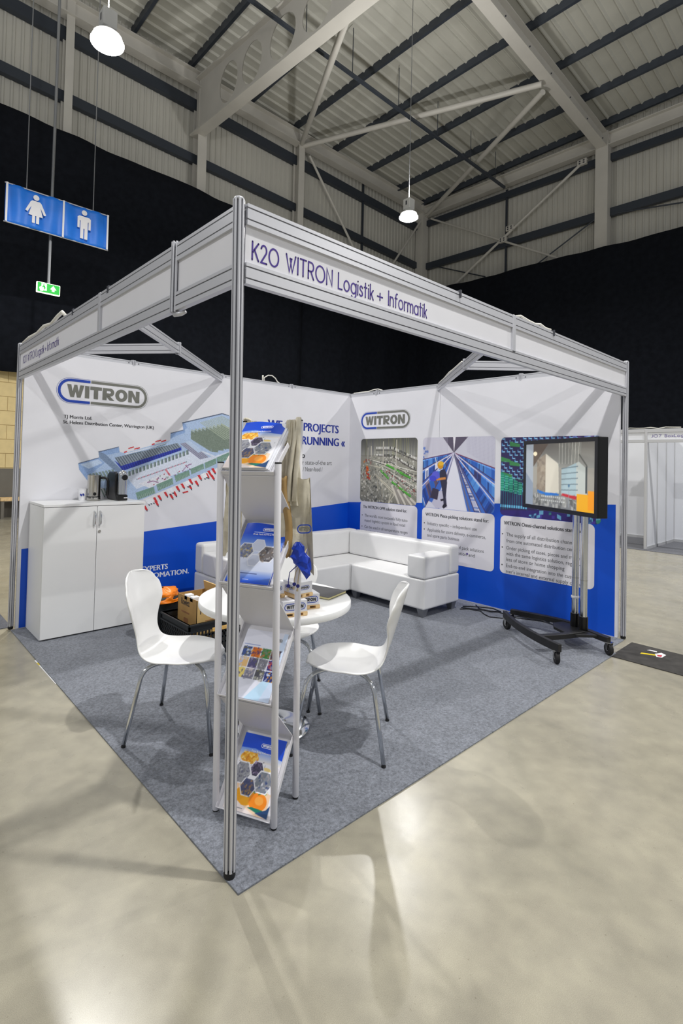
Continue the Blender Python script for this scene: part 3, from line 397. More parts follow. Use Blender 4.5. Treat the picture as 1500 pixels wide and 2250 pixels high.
ILLU = "lb:50.1,145.2 68.7,151.1 68.2,156.7 87.7,162.3 88.6,157.3 93.1,156.2 141,171.2 141.3,178.5 157.3,183.2 154.1,190.3 203,204.3 246.2,195.1 247.2,164.8 196.1,141.5 111.4,109.1 102.6,109.9 80.3,117.8 59.2,128.7 51.2,139.2;mb:50.1,145.2 68.7,151.1 74.4,146.1 62.8,136.3 59.2,128.7 51.2,139.2;lb2:52,144.2 68.3,149.5 72.4,146 59.8,140.3;sl:68,156.7 71.5,157.6 93.2,137.5 89.1,134.8 69.2,151.1;mb:68.2,156.9 87.7,162.3 88.4,156.8 77.1,153.8 74.1,154.8;dk:68,157 87.7,162.5 87.8,161.8 68.3,156.1;dk:50.1,145.6 68.7,151.4 68.8,150.7 50.3,144.8;mb:141.3,178.5 157.3,183.2 157.9,179.8 148,176.1 141.3,172.4;dk:141.3,178.9 157.3,183.5 157.4,182.7 141.4,178;mb:154.1,190.3 158.1,189.2 160.1,185.3 155.8,182.2;dk:153.7,190.7 203,204.7 212.1,203 212.2,202.1 203,203.5 154.1,189.6;wf:93.3,135.4 166.5,161.5 183.7,153.2 195.6,155.9 195.7,152.3 163.4,140.7 106.6,120.4 99.9,128;wf2:108.6,125.7 135.6,136.6 145.3,131 119.9,121.3;bl:83.4,148.8 92.1,138.5 154.3,161 153.7,165.2 89.3,144.8;gy:83.9,151.4 149.5,168.5 153.9,164.1 89.9,143.2;dg:83.9,151.4 84.8,151.7 90.8,143.5 89.9,143.2;dg:86.2,152 87.2,152.3 93.1,144.3 92.1,143.9;dg:88.5,152.6 89.5,152.9 95.4,145 94.4,144.7;dg:90.9,153.3 91.9,153.5 97.7,145.8 96.7,145.4;dg:93.3,153.9 94.3,154.1 100,146.5 99.1,146.2;dg:95.7,154.5 96.7,154.8 102.4,147.3 101.4,147;dg:98.1,155.1 99.1,155.4 104.7,148 103.7,147.7;dg:100.5,155.7 101.5,156 107.1,148.8 106.1,148.5;dg:102.9,156.4 103.9,156.6 109.5,149.6 108.5,149.3;dg:105.4,157 106.4,157.3 111.9,150.4 110.9,150.1;dg:107.8,157.6 108.9,157.9 114.3,151.2 113.3,150.8;dg:110.3,158.3 111.4,158.6 116.7,152 115.7,151.6;dg:112.8,158.9 113.9,159.2 119.2,152.8 118.1,152.4;dg:115.3,159.6 116.4,159.9 121.6,153.6 120.6,153.2;dg:117.8,160.2 118.9,160.5 124.1,154.4 123.1,154;dg:120.4,160.9 121.5,161.2 126.6,155.2 125.5,154.8;dg:123,161.6 124,161.9 129.1,156 128,155.7;dg:125.5,162.2 126.6,162.5 131.6,156.8 130.6,156.5;dg:128.1,162.9 129.2,163.2 134.2,157.7 133.1,157.3;dg:130.7,163.6 131.8,163.9 136.7,158.5 135.6,158.1;dg:133.4,164.3 134.5,164.6 139.3,159.3 138.2,159;dg:136,165 137.1,165.3 141.9,160.2 140.8,159.8;dg:138.7,165.7 139.8,165.9 144.5,161 143.4,160.7;dg:141.4,166.3 142.5,166.6 147.1,161.9 146,161.5;dg:144.1,167 145.2,167.3 149.7,162.7 148.6,162.4;dg:146.8,167.8 147.9,168.1 152.4,163.6 151.3,163.2;bd:89.9,142.7 90.8,143 93,138.8 92.1,138.5;bd:92.2,143.4 93.1,143.7 95.2,139.6 94.3,139.3;bd:94.4,144.2 95.4,144.5 97.4,140.4 96.6,140.1;bd:96.7,144.9 97.7,145.2 99.7,141.3 98.8,140.9;bd:99.1,145.7 100,146 102,142.1 101.1,141.7;bd:101.4,146.4 102.3,146.8 104.2,142.9 103.3,142.6;bd:103.8,147.2 104.7,147.5 106.5,143.7 105.6,143.4;bd:106.1,148 107.1,148.3 108.8,144.6 107.9,144.2;bd:108.5,148.8 109.5,149.1 111.1,145.4 110.2,145.1;bd:110.9,149.6 111.9,149.9 113.5,146.2 112.5,145.9;bd:113.3,150.3 114.3,150.7 115.8,147.1 114.9,146.8;bd:115.7,151.1 116.7,151.5 118.2,147.9 117.2,147.6;bd:118.2,151.9 119.1,152.3 120.5,148.8 119.6,148.5;bd:120.6,152.7 121.6,153.1 122.9,149.7 122,149.3;bd:123.1,153.5 124.1,153.9 125.3,150.5 124.4,150.2;bd:125.6,154.4 126.6,154.7 127.7,151.4 126.8,151.1;bd:128.1,155.2 129.1,155.5 130.2,152.3 129.2,151.9;bd:130.6,156 131.6,156.3 132.6,153.2 131.6,152.8;bd:133.1,156.8 134.1,157.2 135.1,154.1 134.1,153.7;bd:135.7,157.7 136.7,158 137.6,155 136.6,154.6;bd:138.2,158.5 139.3,158.8 140,155.9 139.1,155.5;bd:140.8,159.3 141.8,159.7 142.6,156.8 141.6,156.4;bd:143.4,160.2 144.4,160.5 145.1,157.7 144.1,157.3;bd:146,161 147.1,161.4 147.6,158.6 146.6,158.3;bd:148.6,161.9 149.7,162.3 150.2,159.6 149.1,159.2;bd:151.3,162.8 152.4,163.1 152.7,160.5 151.7,160.1;wl:93.2,154.3 136.9,167.2 139.9,168.7 94.7,155.9;dt:98,154.2 99,154.5 99,155.2 98,154.8;dt:99.8,154.7 100.8,155.1 100.8,155.7 99.8,155.4;dt:101.6,155.3 102.7,155.6 102.6,156.2 101.6,155.9;dt:103.4,155.8 104.5,156.1 104.5,156.8 103.4,156.4;dt:105.3,156.3 106.3,156.7 106.3,157.3 105.2,157;dt:107.1,156.9 108.2,157.2 108.2,157.9 107.1,157.5;dt:108.9,157.4 110,157.7 110,158.4 108.9,158;dt:126.6,163.3 127.6,163.7 127.6,164.3 126.5,164;dt:128.4,163.9 129.4,164.3 129.4,165 128.4,164.6;dt:130.2,164.6 131.3,164.9 131.2,165.6 130.2,165.2;dt:132.1,165.2 133.1,165.6 133.1,166.2 132,165.8;dt:133.9,165.8 135,166.2 134.9,166.8 133.9,166.5;dt:135.8,166.4 136.8,166.8 136.8,167.5 135.8,167.1;gg:97.4,137.9 99.5,138.5 100.1,133.9 98,133.2;dg:98.9,138.1 99.8,138.4 100.2,134 99.4,133.6;gg:101,139.2 103.2,139.9 103.8,135.2 101.6,134.6;dg:102.5,139.5 103.4,139.8 103.9,135.3 103,134.9;gg:104.7,140.6 106.8,141.2 107.4,136.5 105.3,135.9;dg:106.2,140.8 107.1,141.1 107.5,136.6 106.7,136.2;gg:108.3,141.9 110.5,142.6 111.1,137.9 108.9,137.2;dg:109.9,142.2 110.8,142.5 111.2,138 110.4,137.6;gg:112.1,143.3 114.3,144 114.9,139.2 112.7,138.6;dg:113.6,143.6 114.5,143.9 115,139.4 114.1,138.9;gg:115.8,144.7 118,145.4 118.6,140.6 116.4,140;dg:117.4,145 118.3,145.3 118.7,140.7 117.9,140.3;gg:119.6,146.1 121.8,146.8 122.4,142 120.2,141.3;dg:121.2,146.4 122.1,146.7 122.5,142.1 121.7,141.7;gg:123.4,147.5 125.7,148.2 126.3,143.4 124,142.7;dg:125,147.8 125.9,148.1 126.4,143.5 125.5,143.1;gg:127.3,149 129.5,149.7 130.2,144.8 127.9,144.1;dg:128.9,149.2 129.8,149.6 130.3,144.9 129.4,144.5;gg:131.1,150.4 133.5,151.1 134.1,146.3 131.8,145.6;dg:132.8,150.7 133.7,151 134.2,146.4 133.3,145.9;gg:135.1,151.9 137.4,152.6 138,147.7 135.7,147;dg:136.7,152.1 137.7,152.5 138.2,147.8 137.2,147.3;gg:139,153.3 141.4,154.1 142,149.2 139.7,148.4;dg:140.7,153.6 141.6,154 142.2,149.3 141.2,148.8;gg:143.1,154.8 145.4,155.6 146.1,150.6 143.7,149.9;dg:144.7,155.1 145.7,155.5 146.2,150.7 145.2,150.3;gg:147.1,156.3 149.5,157.1 150.2,152.1 147.8,151.4;dg:148.8,156.6 149.8,157 150.3,152.2 149.3,151.8;gg:151.2,157.8 153.6,158.6 154.3,153.6 151.9,152.9;dg:152.9,158.1 153.9,158.5 154.4,153.7 153.4,153.3;gg:155.3,159.4 157.8,160.1 158.4,155.1 156,154.4;dg:157.1,159.7 158,160 158.6,155.2 157.6,154.8;gg:159.5,160.9 162,161.7 162.7,156.7 160.2,155.9;dg:161.3,161.2 162.2,161.6 162.8,156.8 161.8,156.3;dg:106.3,130.7 107.2,131 107.2,129.8 106.3,129.5;rd2:107.8,131.2 108.7,131.5 108.7,130.3 107.9,130;rd2:109.3,131.7 110.2,132 110.2,130.9 109.4,130.5;dg:110.9,132.2 111.7,132.6 111.8,131.4 110.9,131.1;rd2:112.4,132.8 113.3,133.1 113.3,131.9 112.4,131.6;rd2:113.9,133.3 114.8,133.6 114.9,132.4 114,132.1;dg:115.5,133.8 116.4,134.1 116.4,133 115.5,132.6;rd2:117,134.4 117.9,134.7 118,133.5 117.1,133.2;rd2:118.6,134.9 119.5,135.2 119.5,134 118.6,133.7;dg:120.2,135.4 121,135.8 121.1,134.6 120.2,134.2;rd2:121.7,136 122.6,136.3 122.7,135.1 121.8,134.8;rd2:123.3,136.5 124.2,136.8 124.2,135.6 123.3,135.3;dg:124.9,137 125.8,137.4 125.8,136.2 124.9,135.8;rd2:126.5,137.6 127.4,137.9 127.4,136.7 126.5,136.4;rd2:128.1,138.1 129,138.5 129,137.3 128.1,136.9;dg:129.7,138.7 130.6,139 130.6,137.8 129.7,137.5;rd2:131.3,139.2 132.2,139.6 132.2,138.4 131.3,138;rd2:132.9,139.8 133.8,140.1 133.9,138.9 132.9,138.6;dg:134.5,140.3 135.4,140.7 135.5,139.5 134.5,139.1;rd2:136.1,140.9 137.1,141.2 137.1,140 136.2,139.7;rd2:137.8,141.5 138.7,141.8 138.7,140.6 137.8,140.2;dg:139.4,142 140.4,142.4 140.4,141.1 139.5,140.8;rd2:141.1,142.6 142,142.9 142,141.7 141.1,141.4;rd2:142.7,143.2 143.7,143.5 143.7,142.3 142.8,141.9;dg:144.4,143.7 145.3,144.1 145.4,142.8 144.4,142.5;rd2:146,144.3 147,144.6 147,143.4 146.1,143.1;rd2:147.7,144.9 148.7,145.2 148.7,144 147.8,143.6;dg:149.4,145.4 150.4,145.8 150.4,144.6 149.4,144.2;rd2:151.1,146 152.1,146.4 152.1,145.1 151.1,144.8;rd2:152.8,146.6 153.8,147 153.8,145.7 152.8,145.4;dg:154.5,147.2 155.5,147.5 155.5,146.3 154.5,145.9;rd2:156.2,147.8 157.2,148.1 157.2,146.9 156.2,146.5;rd2:157.9,148.4 158.9,148.7 158.9,147.5 158,147.1;dg:159.6,149 160.6,149.3 160.7,148.1 159.7,147.7;gg:127.7,129.3 128.9,129.6 128.9,128.4 127.7,128.1;pu:161.4,143.3 162.8,143.7 162.8,142.4 161.5,142;gg:119.4,129.5 120.6,129.8 120.7,128.6 119.4,128.3;pu:128.6,131.8 129.9,132.1 129.9,130.9 128.6,130.6;gg:139,131.9 140.3,132.2 140.3,131 139,130.6;rd2:135.4,130.3 136.7,130.6 136.7,129.4 135.4,129.1;pu:147.2,134.9 148.5,135.2 148.5,134 147.2,133.7;rd2:134.9,135.8 136.1,136.1 136.2,134.9 134.9,134.5;rd2:124,125.1 125.2,125.4 125.3,124.2 124,123.9;gg:130.6,133.9 131.8,134.3 131.9,133 130.6,132.7;gg:139.1,132.7 140.4,133 140.4,131.8 139.1,131.5;gg:151.2,136.1 152.5,136.5 152.5,135.2 151.2,134.9;rd2:151.8,138.7 153.1,139.1 153.2,137.8 151.8,137.5;rd2:159.4,145.1 160.8,145.5 160.8,144.2 159.5,143.9;pu:140.1,136.2 141.4,136.6 141.4,135.3 140.1,135;gg:137.3,132.6 138.5,132.9 138.6,131.7 137.3,131.4;pu:136.6,130.9 137.9,131.3 137.9,130 136.6,129.7;pu:133.1,131.2 134.4,131.5 134.4,130.3 133.1,130;rd2:127.3,130.6 128.6,130.9 128.6,129.7 127.4,129.4;pu:158.4,138.5 159.8,138.9 159.8,137.6 158.5,137.3;gg:150.2,137.3 151.5,137.6 151.5,136.4 150.2,136;pu:164,141.4 165.4,141.7 165.5,140.4 164.1,140.1;rd:136.4,139.7 138.4,140.1 138.5,139.6 136.5,139.1;rd:137,138.9 139,139.4 139.2,138.8 137.2,138.3;rd:137.6,138.1 139.6,138.6 139.8,138 137.8,137.6;rd:138.3,137.3 140.3,137.8 140.4,137.2 138.4,136.8;rd:138.9,136.6 140.9,137 141,136.5 139,136;rd:139.5,135.8 141.5,136.2 141.6,135.7 139.6,135.2;rd:140.1,135 142.1,135.5 142.3,134.9 140.3,134.5;rd:140.7,134.2 142.8,134.7 142.9,134.1 140.9,133.7;pu:117.5,127.4 118.5,127.7 118.5,126.7 117.5,126.4;pu:118.8,127.7 119.8,128 119.9,127 118.9,126.7;pu:120.2,128 121.2,128.3 121.2,127.4 120.2,127;pu:121.5,128.3 122.5,128.7 122.6,127.7 121.5,127.4;pu:122.9,128.7 123.9,129 123.9,128 122.9,127.7;pu:124.2,128.3 125.3,128.6 125.3,127.7 124.3,127.3;pu:125.6,128 126.7,128.3 126.7,127.3 125.7,127;pu:127,127.6 128,128 128.1,127 127.1,126.7;pu:128.4,127.3 129.4,127.6 129.5,126.6 128.4,126.3;pu:156,139.4 157.1,139.7 157.1,138.7 156,138.3;pu:157.3,141.1 158.4,141.4 158.4,140.4 157.3,140.1;pu:158.6,142.6 159.7,142.9 159.7,141.9 158.6,141.5;pu:159.9,143.8 161,144.2 161.1,143.2 160,142.8;pu:161.3,144.9 162.4,145.3 162.4,144.2 161.3,143.9;pu:162.6,145.7 163.8,146.1 163.8,145 162.7,144.7;pu:164,146.3 165.1,146.7 165.2,145.6 164,145.3;pu:165.4,146.7 166.5,147 166.5,146 165.4,145.6;lg:152.6,167.8 163.1,170.8 187.6,154.5 177.1,151.6;pg:152.6,167.8 153.6,168.1 178.2,151.9 177.1,151.6;pg:154.7,168.4 155.7,168.7 180.3,152.5 179.2,152.2;pg:156.8,169 157.8,169.3 182.3,153 181.3,152.8;pg:158.9,169.6 159.9,169.9 184.4,153.6 183.4,153.3;pg:161,170.2 162,170.5 186.5,154.2 185.5,153.9;lb2:163.1,171.7 179.4,161.3 174.3,158.8 158.7,169.8;rk:164.6,182.7 189.7,170.9 190.1,160.5 164.9,173.5;rt:164.6,183.3 165.8,183.9 191.3,171.8 189.7,170.9;rk:169,183.8 194.4,171.9 194.8,161.1 169.3,174.5;rt:169,184.3 170.3,185 196,172.8 194.4,171.9;rk:173.5,184.9 199.2,173 199.5,161.7 173.8,175.5;rt:173.5,185.4 174.7,186.1 200.8,173.9 199.2,173;rk:178,185.9 204,174 204.3,162.3 178.3,176.6;rt:178,186.5 179.3,187.2 205.6,174.9 204,174;rk:182.6,187.1 208.8,175.1 209.2,163 182.9,177.6;rt:182.5,187.6 183.8,188.3 210.5,176 208.8,175.1;rk:187.2,188.2 213.7,176.2 214.1,163.6 187.5,178.7;rt:187.2,188.8 188.5,189.4 215.4,177.1 213.7,176.2;rk:191.8,189.3 218.7,177.3 219.1,164.3 192.2,179.8;rt:191.8,189.9 193.2,190.6 220.4,178.2 218.7,177.3;rk:196.6,190.4 223.7,178.4 224.1,165 196.9,180.9;rt:196.5,191 197.9,191.7 225.4,179.3 223.7,178.4;rk:201.3,191.6 228.8,179.5 229.2,165.6 201.6,182;rt:201.3,192.2 202.7,192.9 230.5,180.5 228.8,179.5;rt:175.2,192.1 176.1,192.4 208.7,174.6 207.4,174.3;rt:177.1,192.8 178,193.1 211.6,175.4 210.3,175.1;rt:179.1,193.4 179.9,193.7 214.5,176.1 213.2,175.8;rt:181,194.1 181.9,194.4 217.5,176.9 216.1,176.5;rt:183,194.8 183.9,195.1 220.4,177.6 219.1,177.3;rt:184.9,195.5 185.8,195.8 223.4,178.4 222,178.1;rt:186.9,196.2 187.8,196.5 226.4,179.2 225,178.8;rt:188.9,196.9 189.8,197.2 229.4,179.9 228,179.6;rt:190.9,197.6 191.8,197.9 232.4,180.7 231,180.4;rt:192.9,198.3 193.8,198.6 235.5,181.5 234.1,181.2;rt:194.9,199 195.8,199.3 238.5,182.3 237.1,181.9;rt:196.9,199.7 197.9,200 241.6,183.1 240.2,182.7;rt:199,200.4 199.9,200.7 244.7,183.9 243.3,183.5;rt:201,201.1 201.9,201.5 247.9,184.7 246.5,184.3;rk:189.8,168.5 198.2,169.6 199,160 190.6,160.5;rk:196.8,170.2 205.3,171.3 206.2,162.2 197.6,162.4;rk:203.9,172 212.5,173.1 213.4,164.3 204.7,164.3;rk:211.1,173.7 219.9,174.9 220.7,166.6 211.9,166.2;wf:179.4,161.3 195.6,155.9 246.9,172.3 247.1,167.3 196.4,152.9 178.2,160.1;gn:105.7,116.7 124.4,122.5 126.7,115.9 108.3,109.5;gn2:107,113.1 125.6,119.2 126.7,115.9 108.3,109.5;gd:107,113.1 107.6,113.3 108.9,109.7 108.3,109.5;gd:108.8,113.7 109.4,113.9 110.7,110.3 110.1,110.1;gd:110.6,114.3 111.3,114.5 112.5,111 111.9,110.7;gd:112.5,114.9 113.1,115.1 114.4,111.6 113.7,111.4;gd:114.3,115.5 115,115.7 116.2,112.2 115.6,112;gd:116.2,116.1 116.8,116.3 118,112.9 117.4,112.7;gd:118,116.7 118.7,117 119.9,113.5 119.2,113.3;gd:119.9,117.4 120.6,117.6 121.7,114.2 121.1,114;gd:121.8,118 122.4,118.2 123.6,114.8 123,114.6;gd:123.7,118.6 124.3,118.8 125.5,115.5 124.8,115.3;gn:127.3,124.7 144.8,131.5 146.4,125.1 129.4,118.1;gn2:128.4,121.4 145.6,128.3 146.4,125.1 129.4,118.1;gd:128.4,121.4 129,121.6 130,118.3 129.4,118.1;gd:130.1,122.1 130.7,122.3 131.7,119 131.1,118.8;gd:131.8,122.7 132.4,123 133.3,119.7 132.8,119.5;gd:133.5,123.4 134.1,123.7 135,120.4 134.4,120.2;gd:135.2,124.1 135.8,124.4 136.7,121.1 136.1,120.9;gd:136.9,124.8 137.5,125.1 138.4,121.8 137.8,121.6;gd:138.6,125.5 139.2,125.8 140.1,122.5 139.5,122.3;gd:140.4,126.2 141,126.5 141.8,123.2 141.2,123;gd:142.1,126.9 142.7,127.2 143.6,123.9 143,123.7;gd:143.8,127.6 144.5,127.9 145.3,124.7 144.7,124.4;gn:147,133.7 163.7,139.9 165.4,134.1 149.3,127.1;gn2:148.1,130.4 164.5,137 165.4,134.1 149.3,127.1;gd:148.1,130.4 148.7,130.6 149.8,127.4 149.3,127.1;gd:149.7,131.1 150.3,131.3 151.4,128.1 150.9,127.8;gd:151.4,131.7 151.9,131.9 153,128.8 152.4,128.5;gd:153,132.4 153.6,132.6 154.6,129.5 154,129.2;gd:154.6,133 155.2,133.2 156.2,130.1 155.6,129.9;gd:156.3,133.7 156.8,133.9 157.8,130.8 157.3,130.6;gd:157.9,134.3 158.5,134.6 159.4,131.6 158.9,131.3;gd:159.6,135 160.1,135.2 161.1,132.3 160.5,132;gd:161.2,135.7 161.8,135.9 162.7,133 162.1,132.7;gd:162.9,136.3 163.5,136.6 164.3,133.7 163.8,133.4;gn:165.3,141 180.7,147.3 182.4,141.7 166.9,135.1;gn2:166.1,138.1 181.6,144.5 182.4,141.7 166.9,135.1;gd:166.1,138.1 166.6,138.3 167.4,135.3 166.9,135.1;gd:167.6,138.7 168.2,138.9 169,135.9 168.4,135.7;gd:169.1,139.3 169.7,139.5 170.5,136.6 170,136.4;gd:170.7,139.9 171.2,140.2 172,137.2 171.5,137;gd:172.2,140.6 172.8,140.8 173.6,137.9 173,137.7;gd:173.8,141.2 174.3,141.5 175.1,138.6 174.6,138.3;gd:175.3,141.9 175.9,142.1 176.7,139.2 176.2,139;gd:176.9,142.5 177.4,142.7 178.3,139.9 177.7,139.7;gd:178.4,143.2 179,143.4 179.8,140.6 179.3,140.3;gd:180,143.8 180.5,144 181.4,141.2 180.9,141;gn:182.2,147.9 196.4,153.5 197.3,147.3 183.8,141.4;gn2:183,144.7 196.8,150.4 197.3,147.3 183.8,141.4;gd:183,144.7 183.5,144.9 184.2,141.6 183.8,141.4;gd:184.4,145.2 184.8,145.4 185.6,142.2 185.1,142;gd:185.7,145.8 186.2,146 186.9,142.8 186.4,142.6;gd:187.1,146.4 187.6,146.6 188.2,143.4 187.8,143.2;gd:188.5,146.9 189,147.1 189.6,144 189.1,143.8;gd:189.9,147.5 190.3,147.7 190.9,144.5 190.5,144.3;gd:191.2,148.1 191.7,148.3 192.3,145.1 191.8,144.9;gd:192.6,148.7 193.1,148.9 193.7,145.7 193.2,145.5;gd:194,149.2 194.5,149.4 195,146.3 194.5,146.1;gd:195.4,149.8 195.9,150 196.4,146.9 195.9,146.7;gn:197.1,154.1 214.9,161.2 216.6,153.9 198.6,147.6;gn2:197.8,150.8 215.7,157.6 216.6,153.9 198.6,147.6;gd:197.8,150.8 198.5,151.1 199.2,147.8 198.6,147.6;gd:199.6,151.5 200.2,151.7 201,148.4 200.4,148.2;gd:201.4,152.2 202,152.4 202.8,149 202.2,148.8;gd:203.1,152.8 203.8,153.1 204.6,149.7 203.9,149.4;gd:204.9,153.5 205.5,153.7 206.3,150.3 205.7,150.1;gd:206.7,154.2 207.3,154.4 208.1,150.9 207.5,150.7;gd:208.5,154.9 209.1,155.1 209.9,151.6 209.3,151.4;gd:210.3,155.5 210.9,155.8 211.7,152.2 211.1,152;gd:212.1,156.2 212.7,156.5 213.6,152.9 212.9,152.6;gd:213.9,156.9 214.6,157.1 215.4,153.5 214.7,153.3;td:127.2,107 128.8,107.1 129.7,105.4 128.1,105.3;rd:123.9,111.2 126.6,111.9 129.6,106.9 126.9,106.7;td:128.8,103.3 130.4,103.4 131.3,101.7 129.7,101.6;rd:125.5,107.5 128.2,108.2 131.2,103.2 128.6,103;td:131.7,109 133.4,109.2 134.3,107.5 132.7,107.3;rd:128.4,113.3 131.2,114 134.2,109 131.5,108.8;td:138.7,112.4 140.3,112.5 141.3,110.8 139.6,110.6;rd:135.3,116.6 138.1,117.3 141.1,112.3 138.4,112.1;td:144.8,110 146.5,110.1 147.4,108.4 145.8,108.2;rd:141.4,114.3 144.2,115 147.3,109.9 144.6,109.7;td:148.7,112.7 150.4,112.8 151.4,111.1 149.7,110.9;rd:145.2,117 148.1,117.7 151.3,112.6 148.5,112.4;td:151.7,118.2 153.4,118.4 154.4,116.7 152.7,116.5;rd:148.2,122.5 151.1,123.3 154.3,118.2 151.4,118;td:157.5,120.8 159.2,120.9 160.2,119.2 158.5,119;rd:154,125.1 156.9,125.8 160.1,120.7 157.3,120.5;td:166.8,125.4 168.5,125.6 169.5,123.9 167.8,123.7;rd:163.1,129.8 166.1,130.6 169.4,125.4 166.5,125.2;td:166.1,119.7 167.8,119.8 168.8,118.1 167.1,117.9;rd:162.5,124.1 165.4,124.8 168.7,119.7 165.8,119.4;td:173.8,123.6 175.6,123.8 176.7,122 174.9,121.8;rd:170.2,128 173.2,128.8 176.6,123.6 173.6,123.3;td:177.5,129.8 179.3,129.9 180.4,128.2 178.6,128;rd:173.8,134.1 176.9,135 180.3,129.8 177.3,129.5;td:186.7,131.7 188.5,131.9 189.6,130.1 187.7,129.9;rd:182.9,136.1 186,137 189.5,131.7 186.4,131.4;td:189.5,134.4 191.4,134.6 192.5,132.8 190.6,132.6;rd:185.7,138.9 188.9,139.7 192.3,134.5 189.3,134.2;td:193.4,129.9 195.3,130.1 196.4,128.3 194.5,128.1;rd:189.6,134.4 192.8,135.2 196.3,129.9 193.2,129.6;td:194.5,137.1 196.4,137.3 197.5,135.5 195.6,135.2;rd:190.7,141.5 193.9,142.4 197.4,137.1 194.3,136.8;td:117,98.9 118.6,99 119.5,97.3 117.9,97.2;rd:113.8,103.1 116.5,103.7 119.4,98.8 116.8,98.6;td:121.3,105.8 122.9,105.9 123.8,104.2 122.2,104.1;wt:118,109.9 120.7,110.6 123.7,105.7 121.1,105.5;td:124.1,106.2 125.7,106.3 126.6,104.7 125,104.5;wt:120.8,110.4 123.5,111.1 126.5,106.1 123.9,105.9;td:119.1,104.8 120.6,104.9 121.5,103.2 120,103;wt:115.8,108.9 118.5,109.6 121.4,104.7 118.8,104.5;td:141.9,115.1 143.6,115.2 144.5,113.5 142.8,113.3;wt:138.5,119.3 141.3,120.1 144.4,115 141.7,114.8;td:144.8,116.1 146.5,116.3 147.5,114.6 145.8,114.4;wt:141.4,120.4 144.3,121.1 147.4,116.1 144.6,115.9;td:161.8,122.6 163.6,122.8 164.6,121 162.8,120.8;wt:158.2,127 161.2,127.7 164.4,122.6 161.6,122.4;td:164.3,123.7 166,123.9 167.1,122.2 165.3,122;wt:160.7,128.1 163.7,128.9 166.9,123.7 164,123.5;td:182.1,131.2 183.9,131.3 184.9,129.6 183.1,129.3;wt:178.3,135.5 181.4,136.4 184.8,131.2 181.8,130.9;td:184.3,132.3 186.1,132.5 187.2,130.7 185.3,130.5;wt:180.5,136.7 183.6,137.6 187,132.3 184,132;td:204.1,138.3 206,138.5 207.1,136.7 205.2,136.5;rd:200.2,142.8 203.4,143.7 207,138.3 203.8,138;td:208.2,140.8 210.1,140.9 211.2,139.1 209.3,138.9;rd:204.2,145.2 207.5,146.1 211.1,140.8 207.9,140.4;rd:156.7,116.4 163.5,117.7 164,116 157.3,114.6;td:156.7,115.7 159.2,115 158,114.3;rd:92.5,157.4 95.7,158.6 95.9,157.3 92.8,156.2;rd:96.7,161.3 99.9,162.4 100.1,161.2 96.9,160;rd:99.3,162.1 102.5,163.3 102.8,162 99.6,160.8;rd:102.6,160.9 105.8,162.1 106.1,160.8 102.9,159.7;rd:105.3,161.6 108.6,162.8 108.8,161.5 105.6,160.3;rd:120.7,166.2 124.1,167.4 124.4,166.1 121,164.9;rd:124.6,169.4 128.1,170.6 128.3,169.3 124.9,168.1;rd:127.5,170.1 130.9,171.3 131.2,170 127.8,168.8;rd:131,169.7 134.5,170.9 134.7,169.6 131.3,168.4;rd:133.1,170.3 136.6,171.6 136.8,170.3 133.3,169;gg:59.9,135.3 61.5,135.7 66,127.7 64.5,127.2;dg:61.5,135.7 62.1,135.3 66.6,127.2 66,127.7;gg:62.8,135.9 64.4,136.3 69,128.3 67.4,127.8;dg:64.4,136.3 65,135.9 69.6,127.8 69,128.3;gg:65.7,136.5 67.3,136.9 71.9,128.9 70.3,128.4;dg:67.3,136.9 67.9,136.5 72.5,128.4 71.9,128.9;gg:68.7,137.1 70.2,137.5 74.9,129.5 73.3,129;dg:70.2,137.5 70.9,137.1 75.5,128.9 74.9,129.5;gg:71.6,137.8 73.2,138.2 77.9,130.1 76.3,129.6;dg:73.2,138.2 73.8,137.8 78.5,129.5 77.9,130.1;gg:74.6,138.4 76.2,138.8 80.9,130.7 79.3,130.2;dg:76.2,138.8 76.8,138.4 81.6,130.2 80.9,130.7;gg:77.6,139 79.2,139.4 84,131.3 82.4,130.8;dg:79.2,139.4 79.9,139 84.6,130.8 84,131.3;gg:80.7,139.7 82.3,140.1 87.1,131.9 85.4,131.4;dg:82.3,140.1 82.9,139.7 87.7,131.4 87.1,131.9;gg:71.2,121 72.6,121.4 76.4,113.2 75,112.8;gg:73.7,121.4 75.1,121.8 79,113.6 77.6,113.1;gg:76.2,121.8 77.6,122.1 81.5,113.9 80.1,113.4;gg:78.7,122.1 80.1,122.5 84,114.3 82.6,113.8;gg:81.2,122.5 82.6,122.9 86.6,114.6 85.2,114.1;gg:83.8,122.9 85.2,123.3 89.2,115 87.8,114.5"
# ------------------------------------------------------------------ hall: floor, cladding, roof, steel, drapes
b = MB(); b.box(-9, 20, -9, 14, -.2, 0); tag(b.build('floor', 'concrete'), 'polished grey beige concrete hall floor', 'floor', kind='structure')

def corrugated(o, along, upv, nrm, length, height, period, depth, flat=.55):
    """ribbed sheet: ribs run along upv"""
    o,along,upv,nrm = Vector(o),Vector(along),Vector(upv),Vector(nrm); mb = MB(); n = int(length/period); xs = []
    for i in range(n):
        for f,d in ((0,0),(flat,0),(flat+.12,1),(.88,1)): xs.append((i*period+f*period, d*depth))
    xs.append((n*period, 0)); k = len(xs)
    vs = [o + along*x + nrm*d for x,d in xs] + [o + along*x + nrm*d + upv*height for x,d in xs]
    mb.add(vs, [(i,i+1,i+1+k,i+k) for i in range(k-1)]); return mb
